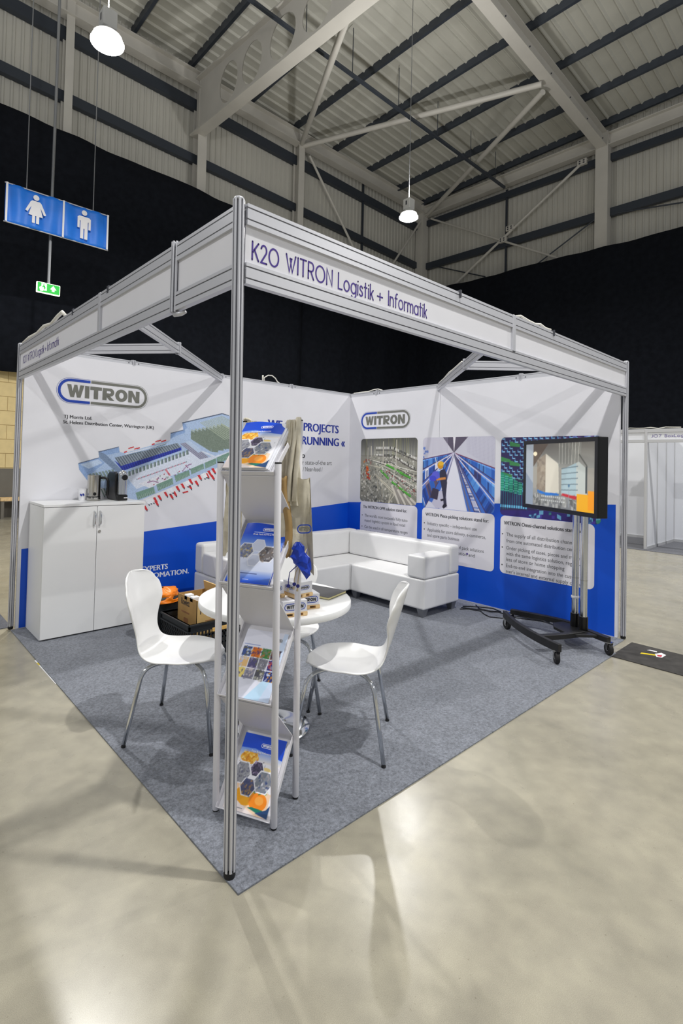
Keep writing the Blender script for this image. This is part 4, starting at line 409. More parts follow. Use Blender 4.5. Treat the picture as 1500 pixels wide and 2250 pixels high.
# left hall wall (y = 13.1)
wl = tag(corrugated((-6,13.1,9.0), (1,0,0), (0,0,1), (0,-1,0), 24.6, 5.2, .2, .035).build('wall_hall_left', 'cladding'), 'pale ribbed metal cladding of the hall wall above the left black drape', 'wall', kind='structure')
wr = tag(corrugated((18.25,-4,8.6), (0,1,0), (0,0,1), (-1,0,0), 17.2, 5.2, .2, .035).build('wall_hall_right', 'cladding'), 'pale ribbed metal cladding of the hall wall above the right black drape', 'wall', kind='structure')
RZ = lambda x: 13.28 + .03*(17.8-x)       # underside of the purlins
roof = tag(corrugated((-5,-4,RZ(-5)+.24), (0,1,0), (23.4,0,-23.4*.03), (0,0,-1), 17.3, 1, .345, .05, .68).build('ceiling', 'roof_sheet'), 'corrugated pale metal roof sheeting with dark purlins', 'ceiling', kind='structure')
for i,x in enumerate((17.75,16.05,14.2,12.3,10.4,8.5,6.3,4.5,2.6,.7)):
    b = MB(); z = RZ(x); prof = [(-.045,0),(.045,0),(.045,.03),(-.02,.03),(-.02,.2),(.045,.2),(.045,.235),(-.045,.235)]
    b.loft((x,-4,z), (x,13.05,z), prof, (1,0,0), (0,0,1)); b.build('purlin', 'purlin', roof)
IP = lambda w,h,t: [(-w/2,0),(w/2,0),(w/2,t),(t/2,t),(t/2,h-t),(w/2,h-t),(w/2,h),(-w/2,h),(-w/2,h-t),(-t/2,h-t),(-t/2,t),(-w/2,t)]
b = MB(); b.loft((18.15,5.1,12.56), (-4,5.1,13.4), IP(.32,.52,.035), (0,1,0), (0,0,1)); b.build('rafter', 'steel_paint', roof)
for y0 in (5.1,):
    for k in range(8):
        x = 17.3-k*1.3; zz = 12.56+(18.15-x)*.0379
        b = MB(); b.tube([(x,4.92,zz+.035),(x,4.92,zz+.06)], .02, 8); b.build('bolt', 'alu_dark', roof)
# cellular beam with oval holes
bm_ = MB(); y0c, y1c = 12.85, 4.6; zb = lambda y: 11.17+(y-6.46)*.0637; zt = lambda y: 12.56+(y-6.46)*.103
for dx in (-.008,.008):
    n = 24; cells = [12.3,11.0,9.84,8.5,7.2,5.9,4.6]; prev = 12.85
    for ci,cy in enumerate(cells[1:]):
        a0 = (cells[ci]+cy)/2 if ci else 12.85-.6; a1 = cy-((cy-cells[ci+2])/2 if ci+2 < len(cells) else .65)
        if ci == 0: a0 = 11.7
        ryl = min(a0-cy, cy-a1)*.80; zc = (zb(cy)+zt(cy))/2+.02; rz_ = (zt(cy)-zb(cy))*.36
        ring = []; outer = []
        for k in range(n):
            an = 2*math.pi*k/n; c_,s_ = math.cos(an),math.sin(an); ring.append((6.5+dx, cy+ryl*c_, zc+rz_*s_))
            m_ = max(abs(c_),abs(s_)); oy = cy+((a0-cy) if c_ > 0 else (cy-a1))*c_/m_; tz = s_/m_
            outer.append((6.5+dx, oy, zb(oy)+(zt(oy)-zb(oy))*(.5+.5*tz)))
        bm_.add(ring+outer, [(k,(k+1)%n,(k+1)%n+n,k+n) for k in range(n)])
    bm_.add([(6.5+dx,12.85,zb(12.85)),(6.5+dx,11.7,zb(11.7)),(6.5+dx,11.7,zt(11.7)),(6.5+dx,12.85,zt(12.85))], [(0,1,2,3)])
bm_.build('beam_web', 'steel_paint', roof)
b = MB(); b.loft((6.5,12.95,zb(12.95)-.05), (6.5,4.0,zb(4.0)-.05), [(-.17,0),(.17,0),(.17,.05),(-.17,.05)], (1,0,0), (0,0,1)); b.build('beam_flange', 'steel_paint', roof)
b = MB(); b.loft((6.5,12.95,zt(12.95)), (6.5,4.0,zt(4.0)), [(-.15,0),(.15,0),(.15,.045),(-.15,.045)], (1,0,0), (0,0,1)); b.build('beam_flange', 'steel_paint', roof)
for A,B in (((10.62,12.75,12.95),(13.4,5.2,12.62)), ((17.95,12.6,12.85),(13.6,5.25,12.52)), ((10.6,12.7,13.0),(6.75,6.5,11.35))):
    b = MB(); b.tube([A,B], .085, 14); b.build('bracing_tube', 'steel_paint', roof, smooth=True, auto=True)
b = MB(); b.box(5.2,17.3,8.4,8.48,12.27,12.35); b.build('cable_tray', 'purlin', roof)
for x in (7.2,8.9,10.9,12.9,14.9,16.6):
    b = MB(); b.tube([(x,8.44,12.33),(x,8.44,RZ(x)+.1)], .012, 6); b.build('hanger_rod', 'purlin', roof)
# steel on the left hall wall
def sl(x, a, c): return a + (c-a)*(x-1.3)/(18.0-1.3)       # level measured at x=1.3 and x=18
for za,zc,h in ((10.86,10.45,.27),(12.5,12.2,.33)):
    b = MB(); b.loft((-5,12.98,sl(-5,za,zc)), (18.0,12.98,zc), [(-.08,0),(.08,0),(.08,h),(-.08,h)], (0,1,0), (0,0,1)); b.build('girt', 'girt', wl)
b = MB(); b.loft((-5,12.72,12.98), (18.0,12.72,12.92), IP(.3,.46,.03), (0,1,0), (0,0,1)); b.build('eave_beam', 'steel_paint', wl)
for x,w,zt_ in ((2.75,.2,13.5),(6.62,.3,13.45),(10.6,.26,13.35)):
    b = MB(); b.loft((x,12.98,8.9), (x,12.98,zt_), [(-w/2,0),(w/2,0),(w/2,-.03),(.02,-.03),(.02,-.3),(w/2,-.3),(w/2,-.33),(-w/2,-.33),(-w/2,-.3),(-.02,-.3),(-.02,-.03),(-w/2,-.03)], (1,0,0), (0,1,0)); b.build('column', 'steel_paint', wl)
b = MB(); b.box(17.7,18.1,12.6,13.0,8.5,13.3); b.build('column', 'steel_paint', wr)
b = MB(); b.box(14.12,14.2,12.95,13.0,9.2,13.0); b.build('wall_post', 'girt', wl)
for A,B in (((11.0,12.7,12.75),(13.4,12.7,10.05)), ((17.75,12.7,12.65),(15.7,12.7,9.95))):
    b = MB(); b.tube([A,B], .045, 8); b.build('brace_rod', 'steel_paint', wl)
# steel on the right hall wall
for za,zc,h in ((10.28,10.12,.28),(12.28,12.0,.24)):
    b = MB(); b.loft((18.05,12.9,za+.12), (18.05,-4,zc-.12), [(-.08,0),(.08,0),(.08,h),(-.08,h)], (1,0,0), (0,0,1)); b.build('girt', 'girt', wr)
b = MB(); b.loft((17.9,12.7,12.78), (17.9,-4,12.42), IP(.3,.44,.03), (1,0,0), (0,0,1)); b.build('eave_beam', 'steel_paint', wr)
for y in (5.1,-2.6):
    b = MB(); b.box(17.72,18.08,y-.2,y+.2,8.5,13.1); b.build('column', 'steel_paint', wr)
b = MB(); b.box(18.0,18.06,8.7,8.77,9.0,12.6); b.build('wall_post', 'girt', wr)
for A,B,r,m_ in (((17.9,5.65,12.5),(17.9,11.1,9.25),.05,'steel_paint'), ((17.9,12.3,12.6),(17.9,6.6,9.2),.04,'steel_paint'), ((17.98,5.4,10.25),(17.98,8.1,8.9),.025,'girt'), ((17.98,12.3,10.5),(17.98,9.6,9.3),.025,'girt'), ((17.98,4.7,10.25),(17.98,1.5,9.7),.025,'girt')):
    b = MB(); b.tube([A,B], r, 8); b.build('brace_rod', m_, wr)
for (ya,za) in ((8.5,10.93),(8.8,10.55),(5.8,12.42)):
    b = MB(); b.box(17.84,17.96,ya-.16,ya+.16,za-.1,za+.1); b.build('gusset_plate', 'steel_paint', wr, bevel=.01)
    for k in (-1,1):
        for q in (-1,1):
            b = MB(); b.box(17.82,17.845,ya+k*.07-.025,ya+k*.07+.025,za+q*.04-.02,za+q*.04+.02); b.build('bolt', 'alu_dark', wr)
# black drapes
def drape(p0, p1, top0, top1, bot, label):
    p0 = Vector(p0); p1 = Vector(p1); d = (p1-p0); L = d.length; d.normalize(); n = Vector((-d.y,d.x,0)); nu = int(L/.25)+2
    def fn(u,v):
        s_ = u*L; tz = top0+(top1-top0)*u + .02*math.sin(s_*1.3)+.012*math.sin(s_*4.1)
        w_ = .05*math.sin(s_*2.1+.7)+.03*math.sin(s_*5.3)
        p = p0 + d*s_ + n*w_*(1-.5*v); return (p.x,p.y,bot+(tz-bot)*v)
    mb = MB(); mb.grid(nu, 6, fn); o = mb.build('drape', 'drape', loc=((p0+p1)/2+Vector((0,0,bot))), smooth=True, solid=.01)
    return tag(o, label, 'curtain')
drape((-5,12.45,0), (10.68,12.45,0), 9.97, 9.56, 3.5, 'tall black drape on the left hall wall behind the blue toilet sign')
drape((10.66,12.62,0), (17.9,12.62,0), 9.58, 9.45, 3.3, 'tall black drape between the drape seam and the hall corner column')
drape((17.55,12.9,0), (17.55,-4,0), 9.2, 8.84, .02, 'tall black drape along the right hall wall behind the far white stands')
# lower block wall, seen past the left post
lw = MB(); lw.box(-3,12,12.75,13.0,0,3.7); lw = tag(lw.build('wall_hall_lower', 'mortar'), 'beige painted block wall below the left black drape', 'wall', kind='structure')
for r in range(7):
    for c in range(9):
        z0 = 1.2+r*.345; x0 = -.6+c*.45+(.22 if r % 2 else 0)
        b = MB(); b.box(x0+.006,x0+.444,12.735,12.78,z0+.006,z0+.339); b.build('block', 'block_beige', lw)
b = MB(); b.box(-3,12,12.72,12.76,0,1.18); tag(b.build('trim_1', 'dado'), 'dark grey painted dado along the beige block wall', 'wall trim', kind='structure')
t = thing('bench', 'small tan wooden bench against the dark dado at far left', 'bench', (1.75,12.45,0))
b = MB(); b.box(1.5,2.0,12.3,12.6,.42,.5); b.build('seat', 'wood', t, bevel=.01)
for x in (1.55,1.95): b = MB(); b.box(x-.03,x+.03,12.32,12.58,0,.42); b.build('leg', 'dado', t)
# high-bay lamps
def lamp(x, y, z, label, roofz=None, energy=1.):
    t = thing('high_bay_lamp', label, 'lamp', (x,y,z), 0, 'high-bay lamps of the hall')
    b = MB(); b.lathe([(.05,.02),(.13,.03),(.19,.07),(.2,.1),(.13,.16),(.1,.2)], (x,y,z), 28); b.build('reflector', 'lamp_body', t, smooth=True, auto=True)
    b = MB(); b.lathe([(.02,-.035),(.1,-.03),(.18,-.015),(.225,.01),(.228,.025),(.215,.04)], (x,y,z), 32); b.build('diffuser', 'lamp_glow', t, smooth=True)
    b = MB(); b.box(x-.1,x+.1,y-.1,y+.1,z+.2,z+.46); h_ = b.build('ballast_box', 'lamp_body', t, bevel=.012)
    b = MB(); b.box(x-.102,x-.099,y-.02,y+.02,z+.3,z+.4); b.build('rating_plate', 'alu_dark', h_)
    b = MB(); b.tube([(x,y,z+.46),(x,y,roofz or RZ(x)+.1)], .008, 6); b.build('suspension_wire', 'wire', t)
    ld = bpy.data.lights.new('lamp_light','AREA'); ld.shape = 'DISK'; ld.size = .16; ld.energy = LAMP_POWER*energy; ld.color = (1,.985,.955)
    lo = bpy.data.objects.new('lamp_light', ld); COL.objects.link(lo); lo.parent = t; lo.location = (0,0,-.045)
    lu = bpy.data.lights.new('roof_fill','AREA'); lu.shape = 'DISK'; lu.size = .3; lu.energy = LAMP_POWER*.5*energy; lu.color = (1,.985,.955)   # added upward fill above the ballast to brighten the roof
    uo = bpy.data.objects.new('roof_fill', lu); COL.objects.link(uo); uo.parent = t; uo.location = (0,0,.5); uo.rotation_euler = (math.pi,0,0)
lamp(1.43,5.86,7.4, 'large glowing high-bay lamp above the left end of the stand')
lamp(8.7,6.2,7.45, 'small distant glowing high-bay lamp near the hall corner column')
for x,y,s_ in ((1.43,-1.6,'over the concrete in front of the stand'),(8.7,-1.85,'over the right aisle'),(-5.8,5.9,'over the far left aisle'),(-5.8,-1.6,'over the near left aisle'),(1.43,-8.6,'behind the viewer, left one'),(8.7,-8.6,'behind the viewer, right one')):
    lamp(x,y,7.4, 'high-bay lamp hanging out of view '+s_, energy=.6 if x < 0 or y < -5 else 1.)
# toilet banner and exit sign hanging in front of the left drape
t = thing('toilet_sign', 'hanging blue banner with white woman and man toilet symbols', 'sign', (1.95,10,6.09))
def ban(u,v): return (.965+1.98*u, 10+.02*math.sin(u*17+v*3)+.015*math.sin(u*41), 6.09+.77*v)
b = MB(); b.grid(60, 12, ban); bo = b.build('banner_cloth', 'banner', t, smooth=True, solid=.006)
for x in (.985,2.02,2.925):
    b = MB(); b.box(x-.018,x+.018,9.955,9.965,6.09,6.86); b.build('white_strip', 'banner_white', t)
for z in (6.09,6.86):
    b = MB(); b.tube([(.95,10,z),(2.96,10,z)], .012, 8); b.build('batten', 'alu', t)
def disc_(x,z,r,n=20): return [(x+r*math.cos(2*math.pi*k/n), z+r*math.sin(2*math.pi*k/n)) for k in range(n)]
FR = frame((0,9.952,0),(1,0,0),(0,0,1))
def picto(name, polys):
    b = MB()
    for p in polys: b.prism(p, 0, .004, FR)
    b.build(name, 'banner_white', t)
cx,cz = 1.5,6.2
picto('woman_symbol', [disc_(cx,cz+.52,.055), [(cx-.07,cz+.45),(cx+.07,cz+.45),(cx+.1,cz+.42),(cx+.19,cz+.22),(cx+.15,cz+.2),(cx+.08,cz+.34),(cx+.13,cz+.15),(cx-.13,cz+.15),(cx-.08,cz+.34),(cx-.15,cz+.2),(cx-.19,cz+.22),(cx-.1,cz+.42)], [(cx-.065,cz+.15),(cx-.01,cz+.15),(cx-.01,cz),(cx-.065,cz)], [(cx+.01,cz+.15),(cx+.065,cz+.15),(cx+.065,cz),(cx+.01,cz)]])
cx,cz = 2.43,6.17
picto('man_symbol', [disc_(cx,cz+.56,.055), [(cx-.1,cz+.48),(cx+.1,cz+.48),(cx+.135,cz+.45),(cx+.135,cz+.22),(cx+.09,cz+.22),(cx+.09,cz+.38),(cx+.075,cz+.38),(cx+.075,cz),(cx+.01,cz),(cx+.01,cz+.22),(cx-.01,cz+.22),(cx-.01,cz),(cx-.075,cz),(cx-.075,cz+.38),(cx-.09,cz+.38),(cx-.09,cz+.22),(cx-.135,cz+.22),(cx-.135,cz+.45)]])
for x in (1.33,2.62):
    b = MB(); b.tube([(x,10,6.86),(x,10,9.6),(x,10,RZ(x)+.1)], .01, 6); b.build('hanging_wire', 'wire', t)
t = thing('exit_sign', 'lit green emergency exit sign hanging on a long rod', 'sign', (1.83,10.2,4.88))
b = MB(); b.box(1.615,2.065,10.18,10.24,4.9,5.12); b.build('housing', 'exit_white', t, bevel=.01)
b = MB(); b.box(1.63,2.05,10.17,10.182,4.915,5.105); b.build('green_face', 'exit_green', t)
FR = frame((0,10.168,0),(1,0,0),(0,0,1))
b = MB(); b.prism([(1.9,4.96),(1.95,4.96),(1.95,5.0),(1.985,5.0),(1.925,5.08),(1.865,5.0),(1.9,5.0)],0,.004,FR); b.build('arrow_symbol', 'exit_white', t)
b = MB(); b.prism([(1.68,4.93),(1.73,4.93),(1.73,4.95),(1.80,4.95),(1.80,5.09),(1.70,5.09),(1.70,5.03),(1.66,5.0)],0,.004,FR); b.build('doorway_symbol', 'exit_white', t)
b = MB(); b.prism(disc_(1.745,5.065,.014,10),0.004,.006,FR); b.prism([(1.73,5.05),(1.765,5.05),(1.78,5.0),(1.755,4.965),(1.74,4.97),(1.75,5.0),(1.73,5.02),(1.715,5.0),(1.705,5.005)],0.004,.006,FR); b.build('running_figure', 'exit_green', t)
b = MB(); b.tube([(1.84,10.2,5.12),(1.86,10.2,9),(1.86,10.2,RZ(1.86)+.1)], .03, 8); b.build('suspension_rod', 'wire', t)
# far stand on the right
t = thing('shell_stand', 'far white shell-scheme stand with a name board beyond the aisle', 'exhibition stand', (10.3,1.5,0))
XF = 10.2
for y in (1.545,3.4,-.5):
    b = MB(); b.box(XF-.025,XF+.025,y-.025,y+.025,.0065,2.3); b.build('post', 'booth_rail', t, bevel=.008)
for za,zb_ in ((2.23,2.3),(2.04,2.1)):
    b = MB(); b.box(XF-.02,XF+.02,-2.5,3.4,za,zb_); b.build('fascia_rail', 'booth_rail', t, bevel=.004)
b = MB(); b.box(XF-.004,XF+.004,-2.5,3.4,2.1,2.23); nb = b.build('name_board', 'booth_white', t)
thin_text('J07', (XF-.006,1.46,2.142), (0,-1,0), (0,0,1), .046, 'text_purple', t, .16, .14)
thin_text('BoxLogic', (XF-.006,1.24,2.142), (0,-1,0), (0,0,1), .046, 'text_purple', t, .36, .14)
thin_text('Logistik', (XF-.006,.83,2.142), (0,-1,0), (0,0,1), .046, 'text_purple', t, .32, .14)
for k in range(3):
    b = MB(); b.box(XF+.03+k*.6,XF+.62+k*.6,1.53,1.56,.06,2.2); b.build('wall_panel', 'booth_white', t)
    b = MB(); b.box(XF+.61+k*.6,XF+.64+k*.6,1.515,1.575,.0065,2.25); b.build('post', 'booth_rail', t)
for k in range(5):
    b = MB(); b.box(12.03,12.06,-2.4+k*1.0,-1.43+k*1.0,.06,2.2); b.build('wall_panel', 'booth_white', t)
    b = MB(); b.box(12.01,12.07,-1.43+k*1.0,-1.4+k*1.0,.0065,2.25); b.build('post', 'booth_rail', t)
b = MB(); b.box(12.0,12.06,-2.5,3.4,.0065,.06); b.build('base_rail', 'booth_rail', t)
b = MB(); b.box(12.0,12.06,-2.5,3.4,2.2,2.27); b.build('top_rail', 'booth_rail', t)
b = MB(); b.box(XF,12.0,1.515,1.575,.0065,.06); b.build('base_rail', 'booth_rail', t)
b = MB(); b.box(XF-.15,12.0,-2.6,3.4,0,.006); tag(b.build('stand_carpet', 'carpet_dark', loc=(11,.4,0)), 'dark grey carpet of the far stand', 'carpet')
t = thing('cable_bundle', 'loose white cables lying along the far stand name board top', 'cable', (10.2,1.2,2.3))
b = MB(); b.tube([(XF,1.95+.0-k*.12,2.305+.025*abs(math.sin(k*1.9))) for k in range(9)], .008, 6); b.build('cable', 'cable_white', t, smooth=True)
# ------------------------------------------------------------------ the stand: carpet, posts, walls, fascia
W_, D_ = 4.12, 3.5
b = MB(); b.box(-.005,3.66,-.095,3.47,.0005,.007); b.box(3.66,4.08,-.02,3.47,.0005,.007)
tag(b.build('stand_carpet', 'carpet_grey', loc=(2,1.7,0)), 'mottled grey blue carpet covering the stand floor', 'carpet')
def post_profile(R=.0215, slot=.0034, depth=.015):
    pts = []
    for k in range(8):
        a = math.pi/4*k; n = Vector((math.cos(a),math.sin(a))); s_ = Vector((-n.y,n.x)); h = R*math.tan(math.pi/8)*.96
        for u,d in ((-h,0),(-slot,0),(-slot,.0025),(-.0062,.0035),(-.002,depth),(.002,depth),(.0062,.0035),(slot,.0025),(slot,0),(h,0)):
            p = n*(R-d)+s_*u; pts.append((p.x,p.y))
    return pts
PP = post_profile()
def post(parent, base, top, name='profile'):
    b = MB(); A = Vector(base); B = Vector(top); b.loft(A, B, PP, (1,0,0), (0,1,0)); return b.build(name, 'alu', parent)
def corner_post(base, top, label):
    t = thing('corner_post', label, 'post', (base[0],base[1],0), 0, 'upright posts of the stand')
    post(t, (base[0],base[1],.03), (top[0],top[1],2.492))
    b = MB(); b.lathe([(.02,.007),(.0215,.012),(.0215,.028),(.014,.032)], (base[0],base[1],0), 20); b.build('levelling_foot', 'rubber', t, smooth=True, auto=True)
    b = MB(); b.lathe([(.019,2.49),(.02,2.494),(.017,2.5),(.008,2.503)], (top[0],top[1],0), 16); b.build('end_cap', 'alu', t, smooth=True)
corner_post((.012,-.011), (-.012,.012), 'tall grooved aluminium corner post at the front of the stand')
corner_post((0,D_), (0,D_), 'aluminium end post at the left end beside the cabinet')
corner_post((W_,0), (W_,0), 'aluminium end post at the right end beside the television')
# 80 mm grooved beam profile (u across, v up)
def beam_prof(h=.08, w=.026, g=.0028, d=.0105, lines=(.021,.064)):
    q = [(-w/2,0),(w/2,0)]
    for l in lines: q += [(w/2,l-g),(w/2-.0025,l-g),(w/2-.0035,l-g*2.6),(w/2-d,l-g*2.2),(w/2-d,l+g*2.2),(w/2-.0035,l+g*2.6),(w/2-.0025,l+g),(w/2,l+g)]
    q += [(w/2,h),(-w/2,h)]
    for l in reversed(lines): q += [(-w/2,l+g),(-w/2+.0025,l+g),(-w/2+.0035,l+g*2.6),(-w/2+d,l+g*2.2),(-w/2+d,l-g*2.2),(-w/2+.0035,l-g*2.6),(-w/2+.0025,l-g),(-w/2,l-g)]
    return q
BP = beam_prof()
def beam(parent, A, B, name='rail', prof=BP, m='alu'):
    A = Vector(A); B = Vector(B); d = (B-A).normalized(); side = Vector((d.y,-d.x,0)).normalized()
    b = MB(); b.loft(A, B, prof, side, (0,0,1)); return b.build(name, m, parent)
def clip(parent, p, r=.006):
    b = MB(); b.box(p[0]-r,p[0]+r,p[1]-r*2.2,p[1]+r*2.2,p[2]-.03,p[2]+.012); return b.build('clip', 'alu_dark', parent)
# right fascia along y = 0
t = thing('fascia', 'right fascia name board with purple lettering beside the front post', 'fascia', (2,0,2.175), 0, 'fascia boards of the stand')
beam(t, (.012,0,2.40), (W_-.02,0,2.40), 'upper_rail'); beam(t, (.012,0,2.178), (W_-.02,0,2.178), 'lower_rail')
for x0,x1 in ((.012,2.02),(2.052,W_-.02)):
    b = MB(); b.box(x0,x1,-.002,.002,2.256,2.402); b.build('name_panel', 'panel', t)
b = MB(); b.box(2.017,2.055,-.016,.014,2.25,2.482); b.build('divider', 'alu', t, bevel=.003)
b = MB(); b.box(2.02,2.05,-.0165,-.014,2.247,2.2525); b.build('divider_shadow_strip', 'alu_dark', t)  # solid dark strip standing in for shade at the divider's lower edge
for x in (1.42,2.6): clip(t, (x,-.008,2.48))
for s_,x,w in (('K20',.044,.124),('WITRON',.207,.252),('Logistik',.497,.226),('+',.752,.036),('Informatik',.832,.302)):
    thin_text(s_, (x,-.0022,2.279), (1,0,0), (0,0,1), .069, 'text_purple', t, w)
# left fascia along x = 0
t = thing('fascia', 'left fascia name board with lettering at its far end', 'fascia', (0,1.7,2.175), 0, 'fascia boards of the stand')
beam(t, (0,.012,2.40), (0,D_-.02,2.40), 'upper_rail'); beam(t, (0,.012,2.178), (0,D_-.02,2.178), 'lower_rail')
for y0,y1 in ((.012,.51),(.55,1.47),(1.51,D_-.02)):
    b = MB(); b.box(-.002,.002,y0,y1,2.256,2.402); b.build('name_panel', 'panel', t)
post(t, (-.004,.53,2.172), (-.004,.53,2.49), 'short_post')
b = MB(); b.box(-.016,.014,1.472,1.508,2.25,2.482); b.build('divider', 'alu', t, bevel=.003)
b = MB(); b.tube([(-.005,.53,2.165),(.005,.49,2.162),(.012,.46,2.166)], [.012,.011,.008], 8); b.build('lock_key', 'alu', t, smooth=True)
for y in (1.36,2.0): clip(t, (-.008,y,2.48))
for s_,y,w in (('K20',3.38,.12),('WITRON',3.225,.262),('Logistik',2.94,.222),('+',2.695,.036),('Informatik',2.625,.295)):
    thin_text(s_, (-.0022,y,2.305), (0,-1,0), (0,0,1), .062, 'text_purple', t, w, .09)
# braces inside the fascia
t = thing('corner_brace', 'aluminium diagonal brace across the left corner of the stand', 'brace', (1,2.4,2.4), 0, 'overhead braces of the stand')
beam(t, (.02,1.47,2.4), (2.01,3.47,2.4), 'diagonal_beam'); beam(t, (.02,3.46,2.4), (.93,2.36,2.4), 'strut_beam')
post(t, (.94,2.39,2.395), (.94,2.39,2.495), 'joint_post')
t = thing('corner_brace', 'aluminium diagonal brace across the right corner of the stand', 'brace', (3,1,2.4), 0, 'overhead braces of the stand')
beam(t, (2.08,.02,2.4), (4.09,2.0,2.4), 'diagonal_beam'); beam(t, (4.1,.03,2.4), (3.1,1.0,2.4), 'strut_beam')
post(t, (3.08,1.0,2.395), (3.08,1.0,2.495), 'joint_post')
# left graphic wall
YL = 3.465
wL = MB(); wL.box(.03,4.085,YL,YL+.03,.012,2.447)
wL = tag(wL.build('wall_left', 'panel'), 'left stand wall with logo, warehouse illustration and sloping blue band', 'wall', kind='structure')
blue = lambda s: .692 + .067*s          # height of the blue band along the walls
e = .0008
b = MB(); b.prism([(.055,.012),(4.084,.012),(4.084,blue(4.085)),(.055,blue(.055))], 0, e, frame((0,YL,0),(1,0,0),(0,0,1))); b.build('blue_band', 'blue_print', wL)
RAIL = beam_prof(.042, .03, .0018, .010, (.03,))
beam(wL, (.02,D_-.012,2.447), (4.1,D_-.012,2.447), 'top_rail', RAIL)
for x in (1.0,2.02,3.04):
    post(wL, (x,D_-.018,2.440), (x,D_-.018,2.497), 'upright_top')
    for s_ in (-.05,.05): b = MB(); b.tube([(x+s_,D_-.03,2.465),(x+s_,D_-.026,2.465)], .006, 10); b.build('screw', 'alu_dark', wL)
b = MB(); b.box(.03,4.085,YL-.004,YL,.0,.012); b.build('base_rail', 'alu', wL)
FL = lambda x,z,d=e: (x, YL-d, z)
RX, RZv = (1,0,0), (0,0,1)
def logo(parent, fr0, w, h, blue_part=.345):
    """pill outline in two colours, bold word inside; fr0 maps x,y to the wall, origin at the pill centre"""
    r = h/2; th = h*.105
    def pill(hw, hr, n=12):
        out = []
        for c,a0 in ((hw-hr,-90),(-(hw-hr),90)):
            for k in range(n+1): a = math.radians(a0+180*k/n); out.append((c+hr*math.cos(a), hr*math.sin(a)))
        return out
    def ring(o_, i_, cut, keep_left):
        b = MB(); n = len(o_); vs = []; fs = []
        for k in range(n):
            k2 = (k+1) % n; a,b_,c,d = o_[k],o_[k2],i_[k2],i_[k]; cx_ = (a[0]+b_[0])/2
            q = [a,b_,c,d]
            if abs(a[0]-b_[0]) > w*.4:      # straight runs are cut at the colour change
                lo,hi = sorted((a[0],b_[0])); x0,x1 = (lo,cut-w*.004) if keep_left else (cut+w*.004,hi)
                q = [(x0,a[1]),(x1,a[1]),(x1,d[1]),(x0,d[1])]
            elif (cx_ < cut) != keep_left: continue
            j = len(vs); vs += [fr0 @ Vector((x,y,e*1.5)) for x,y in q]; fs.append((j,j+1,j+2,j+3))
        b.add(vs, fs); return b
    o_, i_ = pill(w/2*.985,r*.955), pill(w/2*.985-th,r*.955-th); cut = -w/2+w*blue_part
    ring(o_,i_,cut,True).build('logo_ring', 'logo_blue', parent); ring(o_,i_,cut,False).build('logo_ring', 'logo_grey', parent)
    o2, i2 = pill(w/2*1.012,r*1.03), pill(w/2*1.006,r*1.012)
    ring(o2,i2,cut,True).build('logo_outline', 'logo_blue', parent); ring(o2,i2,cut,False).build('logo_outline', 'logo_grey', parent)
    heavy_text('WITRON', fr0 @ Matrix.Translation((0,0,e*1.5)), w*.80, h*.50, 'logo_grey', parent)
logo(wL, frame(FL(.723,2.126),RX,RZv), .855, .232)
text('TJ Morris Ltd.', FL(.362,1.868), RX, RZv, .030, 'text_dark', wL, w=.25, bold=.035)
text('St. Helens Distribution Center, Warrington (UK)', FL(.358,1.818), RX, RZv, .030, 'text_dark', wL, w=.868, bold=.035)
text('» WE GET PROJECTS', FL(2.57,1.918), RX, RZv, .104, 'text_blue', wL, w=1.297, bold=.055)
text('RUNNING «', FL(3.225,1.742), RX, RZv, .104, 'text_blue', wL, w=.77, bold=.055)
text('N', FL(2.98,1.567), RX, RZv, .07, 'text_dark', wL, bold=.05); text('o', FL(3.225,1.567), RX, RZv, .07, 'text_dark', wL, bold=.05)
for z,a,bx,c,cx_,cw in ((1.482,'me',2.9,'or state-of-the art',3.19,.565),(1.395,'utom',2.875,'al / Near-food /',3.19,.4),(1.308,'od d',2.85,None,0,0),(1.14,'ining',2.85,None,0,0)):
    text(a, FL(bx,z), RX, RZv, .056, 'text_grey', wL, w=.035*len(a))
    if c: text(c, FL(cx_,z), RX, RZv, .056, 'text_grey', wL, w=cw)
text('EXPERTS', FL(1.142,.362), RX, RZv, .052, 'text_white', wL, w=.283, bold=.045)
text('AUTOMATION.', FL(1.105,.285), RX, RZv, .052, 'text_white', wL, w=.565, bold=.045)
PALETTE = dict(lb=(172,194,226), lb2=(190,208,234), mb=(140,168,212), sl=(122,142,172), dk=(70,84,112), wf=(214,222,238), wf2=(226,228,238), bl=(40,58,168), bd=(26,38,130), gy=(142,154,168), dg=(84,96,108), wl=(226,230,238), dt=(50,84,90), gg=(132,152,146), rd=(204,46,52), rd2=(172,70,92), pu=(118,50,110), lg=(176,184,200), pg=(122,116,148), rk=(120,134,122), rt=(168,180,160), gn=(118,152,138), gn2=(146,174,162), gd=(92,122,112), td=(54,66,82), wt=(236,238,244))
pc = Pic(2.02, 1.16, 480, 276, (226,226,232))
for item in ILLU.split(';'):
    c, ps = item.split(':'); pts = [tuple(float(v)/100 for v in q.split(',')) for q in ps.split()]
    pc.poly([(x-.48,z-.94) for x,z in pts], PALETTE[c])
pc.a += np.repeat(np.repeat(pc.rng.normal(0, 1, (pc.fy,pc.fx,1)),3,0),3,1)*((np.abs(pc.a-np.array((226,226,232))).sum(-1) > 3)[...,None]*9)
pc.mask = np.abs(pc.a-np.array((226,226,232))).sum(-1) > 1
pc.build('warehouse_illustration', 'print', wL, frame((.48,YL-e*1.2,.94),RX,RZv))
